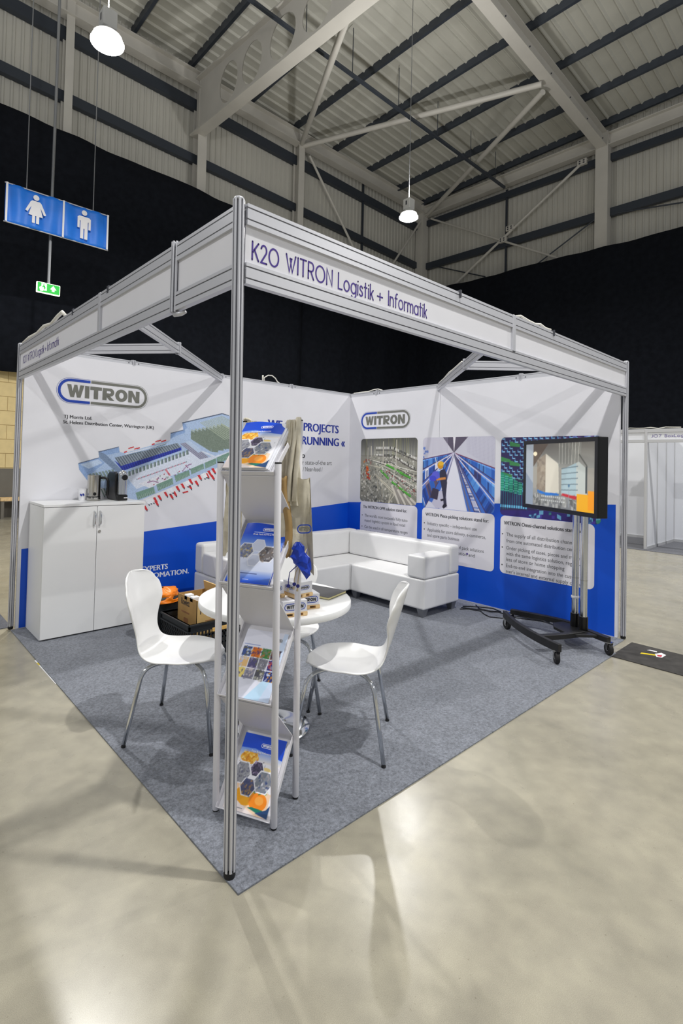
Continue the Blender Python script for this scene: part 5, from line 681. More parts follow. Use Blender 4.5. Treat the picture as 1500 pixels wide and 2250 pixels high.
# right graphic wall (x = 4.085), seen from -x, reading direction is -y
XR = 4.085
wR = MB(); wR.box(XR,XR+.03,1.972,3.465,.012,2.43); wR.box(XR,XR+.03,.035,1.968,.012,2.43)
wR = tag(wR.build('wall_right', 'panel'), 'right stand wall with logo, three printed pictures and white text cards', 'wall', kind='structure')
FRR = frame((XR,D_,0),(0,-1,0),(0,0,1))
for y0,y1 in ((.06,1.968),(1.972,3.465)):
    s0,s1 = D_-y1, D_-y0
    b = MB(); b.prism([(s0,.012),(s1,.012),(s1,blue(4.12+s1)),(s0,blue(4.12+s0))], 0, e, FRR); b.build('blue_band', 'blue_print', wR)
beam(wR, (W_-.012,.02,2.43), (W_-.012,D_-.02,2.43), 'top_rail', beam_prof(.055,.03,.0018,.010,(.042,)))
for y in (.98,1.97,2.98):
    post(wR, (W_-.018,y,2.425), (W_-.018,y,2.495), 'upright_top')
    for s_ in (-.05,.05): b = MB(); b.tube([(W_-.03,y+s_,2.452),(W_-.026,y+s_,2.452)], .006, 10); b.build('screw', 'alu_dark', wR)
b = MB(); b.box(XR-.004,XR,.035,3.465,0,.012); b.build('base_rail', 'alu', wR)
FRp = lambda y,z,d=e: (XR-d, y, z)
RY = (0,-1,0)
logo(wR, frame(FRp(2.827,2.09),RY,RZv), .842, .235)
def card(y0, y1, z0, z1):
    b = MB(); b.prism(rrect(D_-y0, D_-y1, z0, z1, .05), e, e*2.5, FRR); return b.build('text_card', 'card_white', wR)
card(3.222,2.268,.38,1.005); card(2.196,1.244,.385,1.003); card(1.175,.235,.393,1.0)
def row(s, y, z, w, h=.044, bold=0., m='text_grey', dot=False):
    text(s, FRp(y,z,e*2.6), RY, RZv, h, m, wR, w=w, bold=bold)
    if dot:
        b = MB(); b.prism(disc_(D_-y-.045, z+.018, .008, 10), e*2.5, e*3.2, FRR); b.build('bullet', 'text_grey', wR)
row('The WITRON OPM solution stand for:', 3.17, .915, .74, .038, .03, 'text_dark')
row("The world's most successful fully auto-", 3.14, .80, .73, .037, dot=True); row('mated logistics system in food retail', 3.14, .735, .69, .037)
row('Can be used in all temperature ranges', 3.14, .65, .73, .037, dot=True); row('(dry, fresh, frozen)', 3.14, .585, .37, .037)
row('WITRON Piece picking solutions stand for:', 2.145, .905, .83, .038, .03, 'text_dark')
row('Industry specific – independent use', 2.115, .80, .66, .037, dot=True)
row('Applicable for store delivery, e-commerce,', 2.115, .725, .77, .037, dot=True); row('and spare parts business', 2.115, .66, .44, .037)
row('Highly dynamic pick and pack solutions', 2.115, .57, .75, .037, dot=True); row('for store, consolidation and', 2.115, .505, .64, .037)
row('WITRON Omni-channel solutions stand for:', 1.135, .905, .80, .038, .03, 'text_dark')
for s_,z,w,d in (('The supply of all distribution channels',.80,.72,True),('from one automated distribution center',.735,.74,False),('Order picking of cases, pieces and more',.66,.74,True),('with the same logistics solution, regard-',.60,.745,False),('less of store or home shopping',.54,.60,False),('End-to-end integration into the custo-',.475,.72,True),("mer's internal and external supply chain",.415,.745,False)):
    row(s_, 1.105, z-.012, w, .036, dot=d)
# picture 1: conveyor hall
p = Pic(.95, .84, 210, 186, (150,148,136))
p.vgrad(.62,.84,(164,164,154),(80,80,74)); p.vgrad(0,.30,(126,124,112),(168,166,152))
for k in range(60): x = p.rng.uniform(0,.95); p.line((x,.6),(x+p.rng.uniform(-.01,.01),.84), .006, (60+p.rng.randint(90),)*2+(90,), .6)
for r in range(3):
    for k in range(30): x = .28+k*.023; z = .70-r*.075-max(0,x-.55)*.35*(1+r*.3)-(.02*r); p.rect(x,x+.012,z,z+.03,(232,230,226) if p.rng.rand() > .35 else (40,40,44))
    p.line((.27,.685-r*.075),(.55,.685-r*.08),.008,(70,66,66)); p.line((.55,.685-r*.08),(.95,.55-r*.13),.012,(86,80,78))
p.blotch([(0,.3),(.95,.1),(.95,.62),(.3,.66),(0,.6)], 420, .010, [(60,60,56),(206,204,196),(240,238,232),(150,148,138),(110,112,104)], .7)
p.blotch([(0,0),(.6,0),(.42,.3),(.2,.42),(0,.5)], 420, .012, [(70,72,68),(116,118,108),(196,194,182),(150,150,140),(224,220,208)])
for k in range(11):
    a = .10+.012*k; q = .50-.035*k; p.line((.16+k*.028,.56-k*.012),(.95,.42-k*.05), .009, [(226,224,212),(60,60,58),(196,194,182),(120,132,112)][k % 4])
for x0,y0,x1,y1 in ((.45,.5,.75,.38),(.36,.42,.5,.32),(.55,.28,.86,.11),(.68,.4,.85,.34)): p.line((x0,y0),(x1,y1),.03,(86,170,60)); p.line((x0,y0-.012),(x1,y1-.012),.008,(50,120,40))
p.blotch([(.3,.48),(.95,.36),(.95,.12),(.6,.2)], 260, .009, [(40,40,40),(235,232,226),(200,196,186),(150,60,60),(96,96,92)], .8)
for k in range(7): p.line((.55+k*.05,.24-k*.025),(.52+k*.05+.16,.0),.03,[(206,200,188),(150,144,136)][k % 2])
p.blotch([(.06,.55),(.12,.55),(.18,.3),(.12,.3)], 40, .016, [(206,40,20),(230,120,20),(160,30,20)])
for A,B in (((.27,.37),(.62,.14)),((.28,.35),(.6,.12)),((.08,.50),(.35,.46)),((.35,.46),(.5,.52)),((.5,.52),(.9,.36)),((.27,.37),(.2,.3)),((.62,.14),(.5,.0)),((.38,.3),(.4,.05)),((.3,.34),(.33,.12)),((.55,.14),(.5,.0))): p.line(A,B,.009,(206,200,178))
for x,z0,z1 in ((.13,.52,.72),(.19,.56,.74),(.4,.5,.8),(.62,.42,.82),(.6,.38,.5),(.9,.3,.4)): p.line((x,z0),(x,z1),.012,(196,190,176))
p.build('printed_picture', 'print', wR, frame(FRp(3.235,1.008,e*1.8),RY,RZv), corner=.045)
# picture 2: picking aisle with a person in a yellow cap
p = Pic(.95, .84, 210, 186, (214,214,228)); V = (.435,.655)
p.poly([(0,.84),(.28,.84),V,(0,.56)], (212,210,222)); p.poly([(.95,.84),(.6,.84),V,(.95,.47)], (206,206,220)); p.poly([(.28,.84),(.62,.84),V], (92,84,104)); p.poly([(.42,.84),(.455,.84),V], (236,232,240))
for k in range(22): x = .01+k*.016; p.line((x,.84),(x,.60+k*.003),.005,(184,180,200),.7)
for k in range(24): x = .60+k*.0155; p.line((x,.84),(x+.01,.66-k*.0085),.005,(176,172,196),.7)
p.poly([V,(0,.58),(0,.12),(.3,.0),(.33,.0)], (60,104,196)); p.poly([V,(.95,.49),(.95,0),(.6,0)], (64,112,204))
p.poly([V,(.27,.06),(.3,0),(.62,0)], (226,226,240)); p.poly([(.40,.55),(.46,.55),(.60,0),(.22,0)], (232,232,244))
def shelf(e1, e2, cols, edge):      # boxes in perspective between two rays from the vanishing point
    t0 = .10
    while t0 < 1.15:
        t1 = t0*1.16; c = cols[p.rng.randint(len(cols))]; q = lambda d,t: (V[0]+d[0]*t, V[1]+d[1]*t)
        p.poly([q(e1,t0),q(e1,t1*.985),q(e2,t1*.985),q(e2,t0)], c); m_ = (e1[0]*.8+e2[0]*.2, e1[1]*.8+e2[1]*.2)
        p.poly([q(e1,t0),q(e1,t1*.985),q(m_,t1*.985),q(m_,t0)], tuple(min(255,v+46) for v in c))
        if p.rng.rand() < .5: p.poly([q(m_,t0*1.04),q(m_,t0*1.09),q(e2,t0*1.09),q(e2,t0*1.04)], (34,56,120), .7)
        t0 = t1
    p.line(V, (V[0]+e1[0]*1.1,V[1]+e1[1]*1.1), .012, edge); p.line(V, (V[0]+e2[0]*1.1,V[1]+e2[1]*1.1), .010, (74,56,96))
BLs = [(58,120,208),(44,98,190),(84,146,222),(36,76,166),(70,128,214)]
shelf((.515,-.165),(.515,-.30), BLs, (120,64,96)); shelf((.515,-.34),(.515,-.50), BLs+[(60,60,110)], (222,216,236)); shelf((.50,-.53),(.42,-.66), BLs+[(40,40,90)], (224,218,238))
shelf((.36,-.66),(.28,-.66), [(206,206,226),(190,192,218)], (92,84,124)); p.line(V,(V[0]+.22,V[1]-.66),.02,(110,110,140))
shelf((-.435,-.08),(-.435,-.20), BLs, (96,64,112)); shelf((-.435,-.22),(-.435,-.36), BLs+[(226,226,240)], (216,212,234)); shelf((-.435,-.40),(-.36,-.60), BLs+[(96,80,104)], (220,216,236)); p.line(V,(V[0]-.2,V[1]-.66),.02,(120,120,160)); p.line(V,(V[0]-.25,V[1]-.66),.016,(214,212,232))
p.blotch([(0,.72),(.07,.72),(.07,.58),(0,.58)], 20, .014, [(90,120,200),(200,206,230)])
p.poly([(.14,.06),(.22,.2),(.34,.22),(.36,.02),(.2,.0)], (196,194,214)); p.poly([(.12,.12),(.15,.24),(.24,.22),(.22,.1)], (58,50,70))
p.poly([(.26,.46),(.32,.46),(.345,.40),(.35,.30),(.335,.14),(.35,.04),(.31,.03),(.30,.14),(.27,.28),(.25,.34),(.245,.42)], (52,50,72))
p.poly([(.30,.05),(.34,.07),(.355,.04),(.31,.005),(.29,.02)], (30,28,44)); p.poly([(.26,.11),(.3,.12),(.32,.1),(.27,.09)], (34,30,46))
p.ell(.255,.51,.042,.045,(214,150,26)); p.ell(.262,.53,.038,.026,(236,186,50)); p.line((.2,.34),(.33,.36),.028,(214,140,70)); p.ell(.19,.39,.055,.05,(92,96,214)); p.ell(.15,.35,.05,.035,(66,74,206))
p.line((.18,.6),(.23,.44),.008,(230,228,240)); p.line((.23,.44),(.29,.47),.008,(230,228,240))
p.build('printed_picture', 'print', wR, frame(FRp(2.2,1.006,e*1.8),RY,RZv), corner=.045)
# picture 3: tote store, blue and green
p = Pic(1.0, .825, 220, 182, (52,44,92))
for r in range(17):
    for k in range(18):
        x = .01+k*.058+(r % 2)*.028; z = .80-r*.034; s_ = 1-.03*k
        if p.rng.rand() < .85: p.rect(x,x+.036,z,z+.012,(150,206,240)); p.rect(x,x+.010,z,z+.028,(96,160,220))
p.rng.seed(9)
for x,z in ((.0,.62),(.02,.46),(.1,.78),(.1,.58)): p.poly([(x,z),(x+.11,z-.03),(x+.11,z-.06),(x,z-.05)], (66,140,84))
for k in range(6):
    x = .0+k*.05; p.poly([(x,.46-k*.025),(x+.044,.44-k*.025),(x+.044,.26-k*.008),(x,.26-k*.008)], (36,150,124))
    for q in range(7): p.rect(x,x+.04,.27+q*.025-k*.01,.275+q*.025-k*.01,(120,214,190))
for k in range(12): p.line((.01+k*.025,.06+k*.004),(.01+k*.025,.26),.007,(40,120,140)); p.rect(.0+k*.025,.018+k*.025,.085,.115,(110,196,236))
p.poly([(0,.0),(1,.0),(1,.06),(.5,.09),(0,.05)], (52,40,120)); p.blotch([(.3,.0),(1,.0),(1,.14),(.4,.14)], 50, .02, [(120,200,230),(80,60,170),(40,70,130),(60,150,130)], .85)
p.blotch([(.6,.7),(1,.7),(1,.825),(.6,.825)], 50, .016, [(110,130,210),(170,200,240),(110,60,150)], .8)
p.build('printed_picture', 'print', wR, frame(FRp(1.182,1.003,e*1.8),RY,RZv), corner=.045)
b = MB(); b.prism(rrect(1.5+.02,1.5+.04,.0,.02,.004), e*2.5, e*3.2, frame((XR,3.1,.52),RY,RZv)); b.build('small_print_mark', 'text_purple', wR)
# cables tossed over the tops of the walls
def cable(name, label, pts, r, m, cat='cable'):
    b = MB(); b.tube(pts, r, 7); o = b.build(name, m, loc=pts[0], smooth=True); return tag(o, label, cat)
cable('loose_cable', 'white cable looping over the left wall top behind the front post', [(2.62,3.49,2.49),(2.62,3.49,2.53),(2.66,3.47,2.56),(2.72,3.47,2.565),(2.78,3.48,2.54),(2.82,3.485,2.50),(2.85,3.49,2.492)], .007, 'cable_white')
cable('loose_cable', 'short white cable standing up on the left wall top', [(2.6,3.49,2.49),(2.598,3.49,2.53),(2.6,3.49,2.555)], .01, 'cable_white')
cable('loose_cable', 'white cable lying along the right fascia top past its divider', [(2.09,0,2.487),(2.14,0,2.5),(2.25,0,2.49),(2.34,0,2.487),(2.42,0,2.5),(2.5,0,2.488),(2.58,0,2.492)], .008, 'cable_white')
cable('loose_cable', 'white cable bunched on the far end of the left fascia top', [(0,3.4,2.487),(0,3.2,2.5),(0,2.95,2.492),(0,2.75,2.515),(0,2.55,2.495),(0,2.4,2.52),(0,2.28,2.53),(0,2.2,2.49)], .013, 'cable_white')
cable('loose_cable', 'cream cable on the right wall top near the back corner', [(4.11,3.42,2.49),(4.11,3.3,2.495),(4.11,3.15,2.492),(4.11,3.05,2.51),(4.11,2.98,2.512),(4.11,2.9,2.49)], .007, 'cable_white')
cable('loose_cable', 'cream cable resting along the right diagonal brace', [(4.06,1.97,2.487),(3.85,1.76,2.488),(3.6,1.52,2.5),(3.45,1.38,2.488),(3.3,1.22,2.495),(3.15,1.08,2.49)], .009, 'cable_white')
# ------------------------------------------------------------------ furniture
# storage cabinet
t = thing('cabinet', 'white two-door storage cabinet against the left wall', 'cabinet', (.53,3.22,0))
cx0,cx1,cy0,cy1 = .106,.952,2.99,3.455
b = MB(); b.box(cx0,cx1,cy0+.02,cy1,.012,1.092); b.build('body', 'white_lam', t, bevel=.002)
b = MB(); b.box(cx0+.01,cx1-.01,cy0+.03,cy1-.01,.0075,.013); b.build('plinth', 'rubber', t)
b = MB(); b.box(cx0-.004,cx1+.004,cy0-.002,cy1,1.095,1.116); b.build('top_panel', 'white_lam', t, bevel=.0015)
xm = .528
for x0,x1,s_ in ((cx0+.001,xm-.002,1),(xm+.002,cx1-.001,-1)):
    b = MB(); b.box(x0,x1,cy0,cy0+.018,.02,1.09); d = b.build('door', 'white_lam', t, bevel=.0015)
    hx = xm - s_*.024
    b = MB(); b.tube(bez((hx,cy0+.004,1.05),(hx,cy0-.03,1.045),(hx,cy0-.03,1.0),6)+bez((hx,cy0-.03,.97),(hx,cy0-.028,.93),(hx,cy0+.004,.925),6), [.005]*3+[.007]*8+[.005]*3, 8); b.build('handle', 'chrome', d, smooth=True)
    if s_ == -1:
        b = MB(); b.tube([(xm+.022,cy0,.872),(xm+.022,cy0-.006,.872)], .012, 16); k = b.build('lock', 'steel', d)
# paper cup
t = thing('paper_cup', 'white paper cup with small blue print on the cabinet', 'cup', (.545,3.33,1.116))
CY = 3.33
b = MB(); b.lathe([(.026,0),(.036,.092),(.0385,.094),(.0385,.098),(.035,.098),(.034,.09),(.025,.004)], (.545,CY,1.1165), 28); b.build('cup_body', 'paper', t, smooth=True, auto=True)
for k,(dx,dz) in enumerate(((-.012,.05),(-.004,.045),(.008,.052),(.014,.046))):
    b = MB(); b.box(.53+dx,.538+dx,CY-.0345,CY-.031,1.1165+dz-.008,1.1165+dz+.008); b.build('blue_mark', 'text_blue', t)
t.matrix_basis = Matrix.Translation((-.035,.02,0)) @ t.matrix_basis @ Matrix.Scale(1.08,4)
# milk frother jug
t = thing('milk_frother', 'brushed steel milk frother jug with black handle on the cabinet', 'milk frother', (.625,3.27,1.116))
jx,jy = .625,3.27
b = MB(); b.lathe([(.05,.03),(.05,.2),(.052,.204),(.052,.208),(.046,.21),(.045,.06)], (jx,jy,1.1165), 32); b.build('jug', 'steel', t, smooth=True, auto=True)
b = MB(); b.lathe([(.05,0),(.053,.004),(.053,.022),(.05,.026),(.05,.03)], (jx,jy,1.1165), 32); b.build('power_base', 'steel', t, smooth=True, auto=True)
b = MB(); b.lathe([(.0515,.026),(.0525,.028),(.0525,.032),(.0515,.034)], (jx,jy,1.1165), 32); b.build('seam_ring', 'black_plastic', t, smooth=True)
b = MB(); b.tube([(jx-.008,jy-.048,1.172),(jx-.01,jy-.055,1.172)], .013, 16); b.build('power_button', 'black_plastic', t)
HD = Vector((.88,-.47,0)); P = lambda r,z: (jx+HD.x*r, jy+HD.y*r, 1.1165+z)
b = MB(); b.tube([P(.045,.185),P(.075,.188),P(.1,.18),P(.108,.16),P(.108,.1),P(.104,.05),P(.1,.04)], .011, 10); b.build('handle', 'black_plastic', t, smooth=True)
t.matrix_basis = Matrix.Translation((-.03,.03,0)) @ t.matrix_basis @ Matrix.Scale(1.12,4)
# capsule coffee machine
t = thing('coffee_machine', 'black and chrome capsule coffee machine on the cabinet', 'coffee machine', (.82,3.28,1.116))
FRc = frame((.80,3.42,1.1165),(0,-1,0),(0,0,1))     # x = toward viewer, y = up
b = MB(); b.prism([(0,.02),(.02,0),(.23,0),(.235,.02),(.20,.07),(.19,.16),(.205,.215),(.16,.235),(.05,.235),(0,.2)], -.045, .045, FRc); b.build('body', 'black_plastic', t, bevel=.012, seg=3)
b = MB(); b.box(.758,.842,3.17,3.24,1.1165,1.165); b.build('drip_tray', 'black_plastic', t, bevel=.008)
b = MB(); b.tube([(.80,3.185,1.168),(.80,3.185,1.33)], .036, 24); b.build('chrome_front', 'chrome', t, smooth=True, auto=True)
b = MB(); b.lathe([(.037,0),(.036,.014),(.026,.028),(.008,.034)], (.80,3.185,1.33), 24); b.build('chrome_dome', 'chrome', t, smooth=True)
b = MB(); b.tube([(.80,3.15,1.308),(.80,3.14,1.308)], .028, 24); r_ = b.build('control_ring', 'chrome', t)
b = MB(); b.tube([(.80,3.141,1.308),(.80,3.136,1.308)], .023, 24); b.build('control_dial', 'black_plastic', r_)
b = MB(); b.tube([(.77,3.22,1.345),(.80,3.17,1.362),(.83,3.22,1.345)], .008, 8); b.build('lever', 'chrome', t, smooth=True)
b = MB(); b.box(.808,.838,3.1675,3.1695,1.136,1.143); b.build('name_plate', 'tape_white', t)
t.matrix_basis = Matrix.Translation((.012,.0,0)) @ t.matrix_basis @ Matrix.Scale(1.13,4)
# ------------------------------------------------------------------ chairs
def chair(name, label, c, f):
    rz = math.atan2(f[1],f[0]); t = thing(name, label, 'chair', (c[0],c[1],.0078), rz, 'white shell chairs around the table')
    prof = [(.200,.428),(.182,.434),(.132,.431),(.06,.425),(-.01,.420),(-.08,.420),(-.14,.428),(-.19,.448),(-.225,.485),(-.25,.54),(-.27,.605),(-.290,.672),(-.309,.737),(-.326,.796),(-.343,.858)]
    half = [.0,.10,.172,.212,.226,.223,.203,.172,.142,.134,.158,.200,.211,.178,.0]
    def spl(tab, q):
        x = q*(len(tab)-1); i = min(int(x),len(tab)-2); u = x-i; g = lambda k: Vector(tab[max(0,min(k,len(tab)-1))]) if isinstance(tab[0],tuple) else tab[max(0,min(k,len(tab)-1))]
        a,b_,c_,d = g(i-1),g(i),g(i+1),g(i+2); return b_*1.0 + (c_-a)*.5*u + (a*1.0-b_*2.5+c_*2.0-d*.5)*u*u + ((b_-c_)*1.5+(d-a)*.5)*u*u*u
    nv = 69
    def fn(u,v):
        q = v
        # bunch samples at both rounded ends
        p = spl(prof, q); s_ = u*2-1
        i = q*(len(half)-1)
        if q < 1/14: w = half[1]*1.55*math.sqrt(max(0,1-(1-q*14)**2))*.645
        elif q > 13/14: w = half[13]*math.sqrt(max(0,1-((q-13/14)*14)**2))
        else: w = spl(half, q)
        w = max(w,.0005); y = s_*w
        bow = (abs(s_)**2)
        lift = .022*bow*max(0,1-abs(q-.30)*4.5) + .018*bow*max(0,1-abs(q)*7)*-1
        fwd = .05*bow*max(0,min(1,(q-.55)*4))*(w/.18)
        return (p.x+fwd, y, p.y+lift)
    b = MB(); qs = []
    b.grid(25, nv, lambda u,v: fn(u, .5-.5*math.cos(math.pi*v)))
    sh = b.build('seat_shell', 'white_gloss', t, world=False, smooth=True, solid=.010)
    sh.modifiers.new('sub','SUBSURF').render_levels = 1
    b = MB(); b.box(-.1,.1,-.075,.075,.395,.405); b.build('mount_plate', 'black_metal', t, world=False, bevel=.004)
    for sx in (1,-1):
        for sy in (1,-1):
            ps = [Vector((sx*.05,sy*.04,.389)), Vector((sx*.10,sy*.095,.393)), Vector((sx*.128,sy*.125,.392))] + bez((sx*.14,sy*.138,.389),(sx*.176,sy*.176,.379),(sx*.184,sy*.184,.315),7) + [Vector((sx*.236,sy*.236,.014))]
            b = MB(); b.tube(ps, .0112, 12); l_ = b.build('leg', 'chrome', t, world=False, smooth=True)
            b = MB(); b.tube([(sx*.2362,sy*.2362,.008),(sx*.2375,sy*.2375,0)], .0118, 12); b.build('foot_tip', 'rubber', l_, world=False, smooth=True, auto=True)
    return t
chair('shell_chair', 'white shell chair with chrome legs left of the table, beside the cabinet', (.375,1.04), (.66,-.75))
chair('shell_chair', 'white shell chair with chrome legs right of the table, nearest the bare carpet', (.998,.408), (-.62,.784))
chair('shell_chair', 'white shell chair mostly hidden behind the table and brochure rack', (1.05,1.01), (-.66,-.75))
# ------------------------------------------------------------------ round table
TX,TY = .77,.745
t = thing('round_table', 'white round bistro table with chrome column and disc base', 'table', (TX,TY,.007))
b = MB(); b.lathe([(.42,.702),(.430,.705),(.432,.71),(.432,.734),(.429,.739),(.42,.74)], (TX,TY,0), 96); b.build('table_top', 'white_lam', t, smooth=True, auto=True)
b = MB(); b.lathe([(.21,.008),(.214,.012),(.212,.018),(.16,.026),(.08,.036),(.045,.05),(.032,.07)], (TX,TY,0), 64); b.build('base_disc', 'chrome', t, smooth=True)
b = MB(); b.tube([(TX,TY,.05),(TX,TY,.69)], .03, 24); b.build('column', 'chrome', t, smooth=True, auto=True)
b = MB(); b.lathe([(.09,.694),(.09,.702),(.03,.702)], (TX,TY,0), 32); b.build('top_flange', 'black_metal', t)
# cartons on toy pallets
def pallet_box(label, c, rz, w=.118, d=.095, h=.058, z=.7405, logo_w=.8, band=False):
    t = thing('pallet_box', label, 'box', (c[0],c[1],z), rz, 'small logo cartons on toy pallets')
    for x in (-.42,0,.42):
        b = MB(); b.box(x*w-.012,x*w+.012,-d/2,d/2,.004,.017); b.build('pallet_block', 'wood', t, world=False)
    for y in (-.4,0,.4):
        b = MB(); b.box(-w/2,w/2,y*d-.009,y*d+.009,0,.004); b.build('pallet_runner', 'wood', t, world=False)
    b = MB(); b.box(-w/2,w/2,-d/2,d/2,.017,.0215); b.build('pallet_deck', 'wood', t, world=False)
    b = MB(); b.box(-w/2+.002,w/2-.002,-d/2+.002,d/2-.002,.0217,.0217+h); k = b.build('carton', 'carton_white', t, world=False, bevel=.001)
    R_ = t.matrix_basis
    for org,rt_,wd in (((0,-d/2+.0012,.0217+h*.5),(1,0,0),w),((-w/2+.0012,0,.0217+h*.5),(0,-1,0),d)):
        lw = wd*logo_w; lh = lw*.30; fr = R_ @ frame(org, rt_, (0,0,1))
        ob = MB(); o_ = rrect(-lw/2,lw/2,-lh/2,lh/2,lh*.48); i_ = rrect(-lw/2+lh*.1,lw/2-lh*.1,-lh/2+lh*.1,lh/2-lh*.1,lh*.38); n = len(o_)
        ob.add([fr @ Vector((x,y,.0004)) for x,y in o_+i_], [(q,(q+1)%n,(q+1)%n+n,q+n) for q in range(n)]); ob.build('logo_ring', 'logo_blue', t)
        heavy_text('WITRON', fr @ Matrix.Translation((0,0,.0006)), lw*.8, lh*.5, 'text_dark', t, True)
pallet_box('white logo carton on a toy pallet, nearest the table edge behind the rack leg', (.628,.428), -.26, .138, .1, .058, .7405, .84)
pallet_box('white logo carton on a toy pallet, right of the nearest carton', (.768,.488), -.33, .138, .1, .058, .7405, .84)
pallet_box('white logo carton on a toy pallet, rear left under the upper pair', (.575,.575), -.26, .138, .1, .058, .7405, .84)
pallet_box('small white logo carton on top, right one of the upper pair', (.690,.455), -.02, .112, .112, .058, .8212, .62)
pallet_box('small white logo carton on top, left one of the upper pair', (.558,.520), -.06, .112, .112, .058, .8212, .7)
t = thing('notebook', 'black covered notebook lying on the round table', 'notebook', (1.03,.66,.7405), .28)
b = MB(); b.box(-.1,.1,-.125,.125,.001,.012); b.build('pages', 'pages', t, world=False)
b = MB(); b.box(-.103,.103,-.128,.128,.0122,.0145); b.build('cover', 'notebook', t, world=False, bevel=.0008)
b = MB(); b.box(-.103,.103,-.128,.128,0,.001); b.build('back_cover', 'notebook', t, world=False)
# ------------------------------------------------------------------ corner sofa
t = thing('corner_sofa', 'white leather corner sofa with block arms and grey feet', 'sofa', (2.8,2.6,.007))
def pad(name, x0,x1,y0,y1,z0,z1, bev=.018): b = MB(); b.box(x0,x1,y0,y1,z0,z1); return b.build(name, 'white_leather', t, bevel=bev, seg=3, smooth=False)
SX0,SX1,SY0,SY1 = 3.13,3.74,1.445,3.09
pad('seat_base', SX0,SX1,SY0,2.452,.09,.385); pad('seat_base', SX0,SX1,2.456,SY1,.09,.385,.01); pad('seat_base', 1.53,SX0-.004,2.452,SY1,.09,.385)
pad('backrest', 3.57,SX1,SY0,2.93,.387,.68,.03); pad('backrest', 2.65,SX1,2.932,SY1,.387,.68,.03); pad('backrest', 1.53,2.646,2.932,SY1,.387,.68,.03)
pad('armrest', SX0,3.56,SY0,1.66,.389,.61); pad('armrest', 1.53,1.75,2.452,2.925,.389,.60)
for x,y in ((3.19,1.505),(3.68,1.505),(3.2,2.42),(3.68,3.03),(2.3,2.51),(1.6,2.51),(1.6,3.03),(2.6,3.03)):
    b = MB(); b.frustum((x,y),.024,.042,.0072,.09); b.build('foot', 'foot_grey', t)
# ------------------------------------------------------------------ crate and its contents
t = thing('folding_crate', 'black folding plastic crate on the carpet behind the left chair', 'crate', (1.1,2.1,.007))
X0,X1,Y0,Y1,H = .83,1.38,1.86,2.32,.285
b = MB(); b.box(X0+.02,X1-.02,Y0+.02,Y1-.02,.008,.02); b.build('crate_floor', 'crate_black', t)
def side(A, B, nx_):
    A = Vector((A[0],A[1],0)); B = Vector((B[0],B[1],0)); d = (B-A); L = d.length; d.normalize(); n = Vector((d.y,-d.x,0)); b = MB()
    def bar(s0,s1,z0,z1,o0=0,o1=.012):
        vs = [A+d*s+n*o+Vector((0,0,z)) for z in (z0,z1) for o in (-o1,-o0) for s in (s0,s1)]; b.add(vs, [(0,2,3,1),(4,5,7,6),(0,1,5,4),(2,6,7,3),(0,4,6,2),(1,3,7,5)])
    bar(0,L,.008,.06); bar(0,L,H-.05,H); bar(0,L,H-.012,H,-.012,.012); bar(0,L,H-.06,H-.048,-.01,.012)
    k = max(4,int(L/.028))
    for i in range(k+1): s = i*L/k; bar(max(0,s-.006),min(L,s+.006),.06,H-.05,.002,.01)
    for z in (.1,.14,.18): bar(0,L,z,z+.012,.002,.01)
    return b.build('crate_side', 'crate_black', t)
side((X0,Y1),(X0,Y0),0); side((X0,Y0),(X1,Y0),0); side((X1,Y0),(X1,Y1),0); side((X1,Y1),(X0,Y1),0)
b = MB(); b.box(1.02,1.17,Y0-.014,Y0-.002,.205,.235); b.build('handle_tag', 'crate_tag', t, bevel=.004)
t = thing('carton', 'brown kraft carton with its lid flap open standing in the crate', 'box', (1.05,2.1,.02))
bx0,bx1,by0,by1,bz0,bz1 = .925,1.17,1.925,2.235,.021,.437
for nm,a in (('side_panel',(bx0,bx0+.004,by0,by1)),('side_panel',(bx1-.004,bx1,by0,by1)),('front_panel',(bx0,bx1,by0,by0+.004)),('back_panel',(bx0,bx1,by1-.004,by1))):
    b = MB(); b.box(*a,bz0,bz1); b.build(nm, 'kraft' if nm != 'front_panel' else 'kraft_pale', t)  # front panel in a paler kraft tone than the other panels
b = MB(); b.box(bx0,bx1,by0,by1,bz0,bz0+.004); b.build('bottom_panel', 'kraft', t)
FB = frame((1.168,by0,bz1),(0,1,0),(-.25,0,.97)); b = MB(); b.prism([(.0,0),(.31,0),(.30,.075),(.01,.075)], -.004, .004, FB); fl = b.build('lid_flap', 'kraft_pale', t)
b = MB(); b.prism([(.14,.03),(.18,.03),(.18,.045),(.14,.045)], .0045, .006, FB); b.build('slot', 'rubber', fl)
for y in (1.99,2.08):
    b = MB(); b.box(bx0+.0,bx0+.06,y,y+.05,bz1-.03,bz1+.012); b.build('inner_bag', 'tape_white', t, bevel=.004)
text('Rowlett', (bx0-.0005,2.175,.365), (0,-1,0), (0,0,1), .05, 'text_dark', t, w=.135, bold=.015)
b = MB(); b.box(bx0-.0008,bx0,2.04,2.17,.305,.318); b.build('printed_line', 'wood_dark', t)
text('R', (.955,by0-.0005,.33), (1,0,0), (0,0,1), .05, 'text_dark', t)
b = MB(); b.prism(rrect(.0,.07,0,.1,.01), 0, .0005, frame((bx0-.0003,2.13,.17),(0,-1,0),(0,0,1))); b.build('printed_appliance', 'wood_dark', t)
for z in (.27,.235): b = MB(); b.box(1.0,1.11,by0-.0008,by0,z,z+.006); b.build('printed_line', 'wood_dark', t)
t = thing('waste_bin', 'small black bin behind the crate with an orange bag in it', 'bin', (.99,2.5,.007))
def tub(u,v): a = 2*math.pi*u; r = .11+.025*v; q = max(abs(math.cos(a)),abs(math.sin(a)))**-.6; return (.905+r*q*math.cos(a), 2.5+r*q*math.sin(a), .008+.37*v)
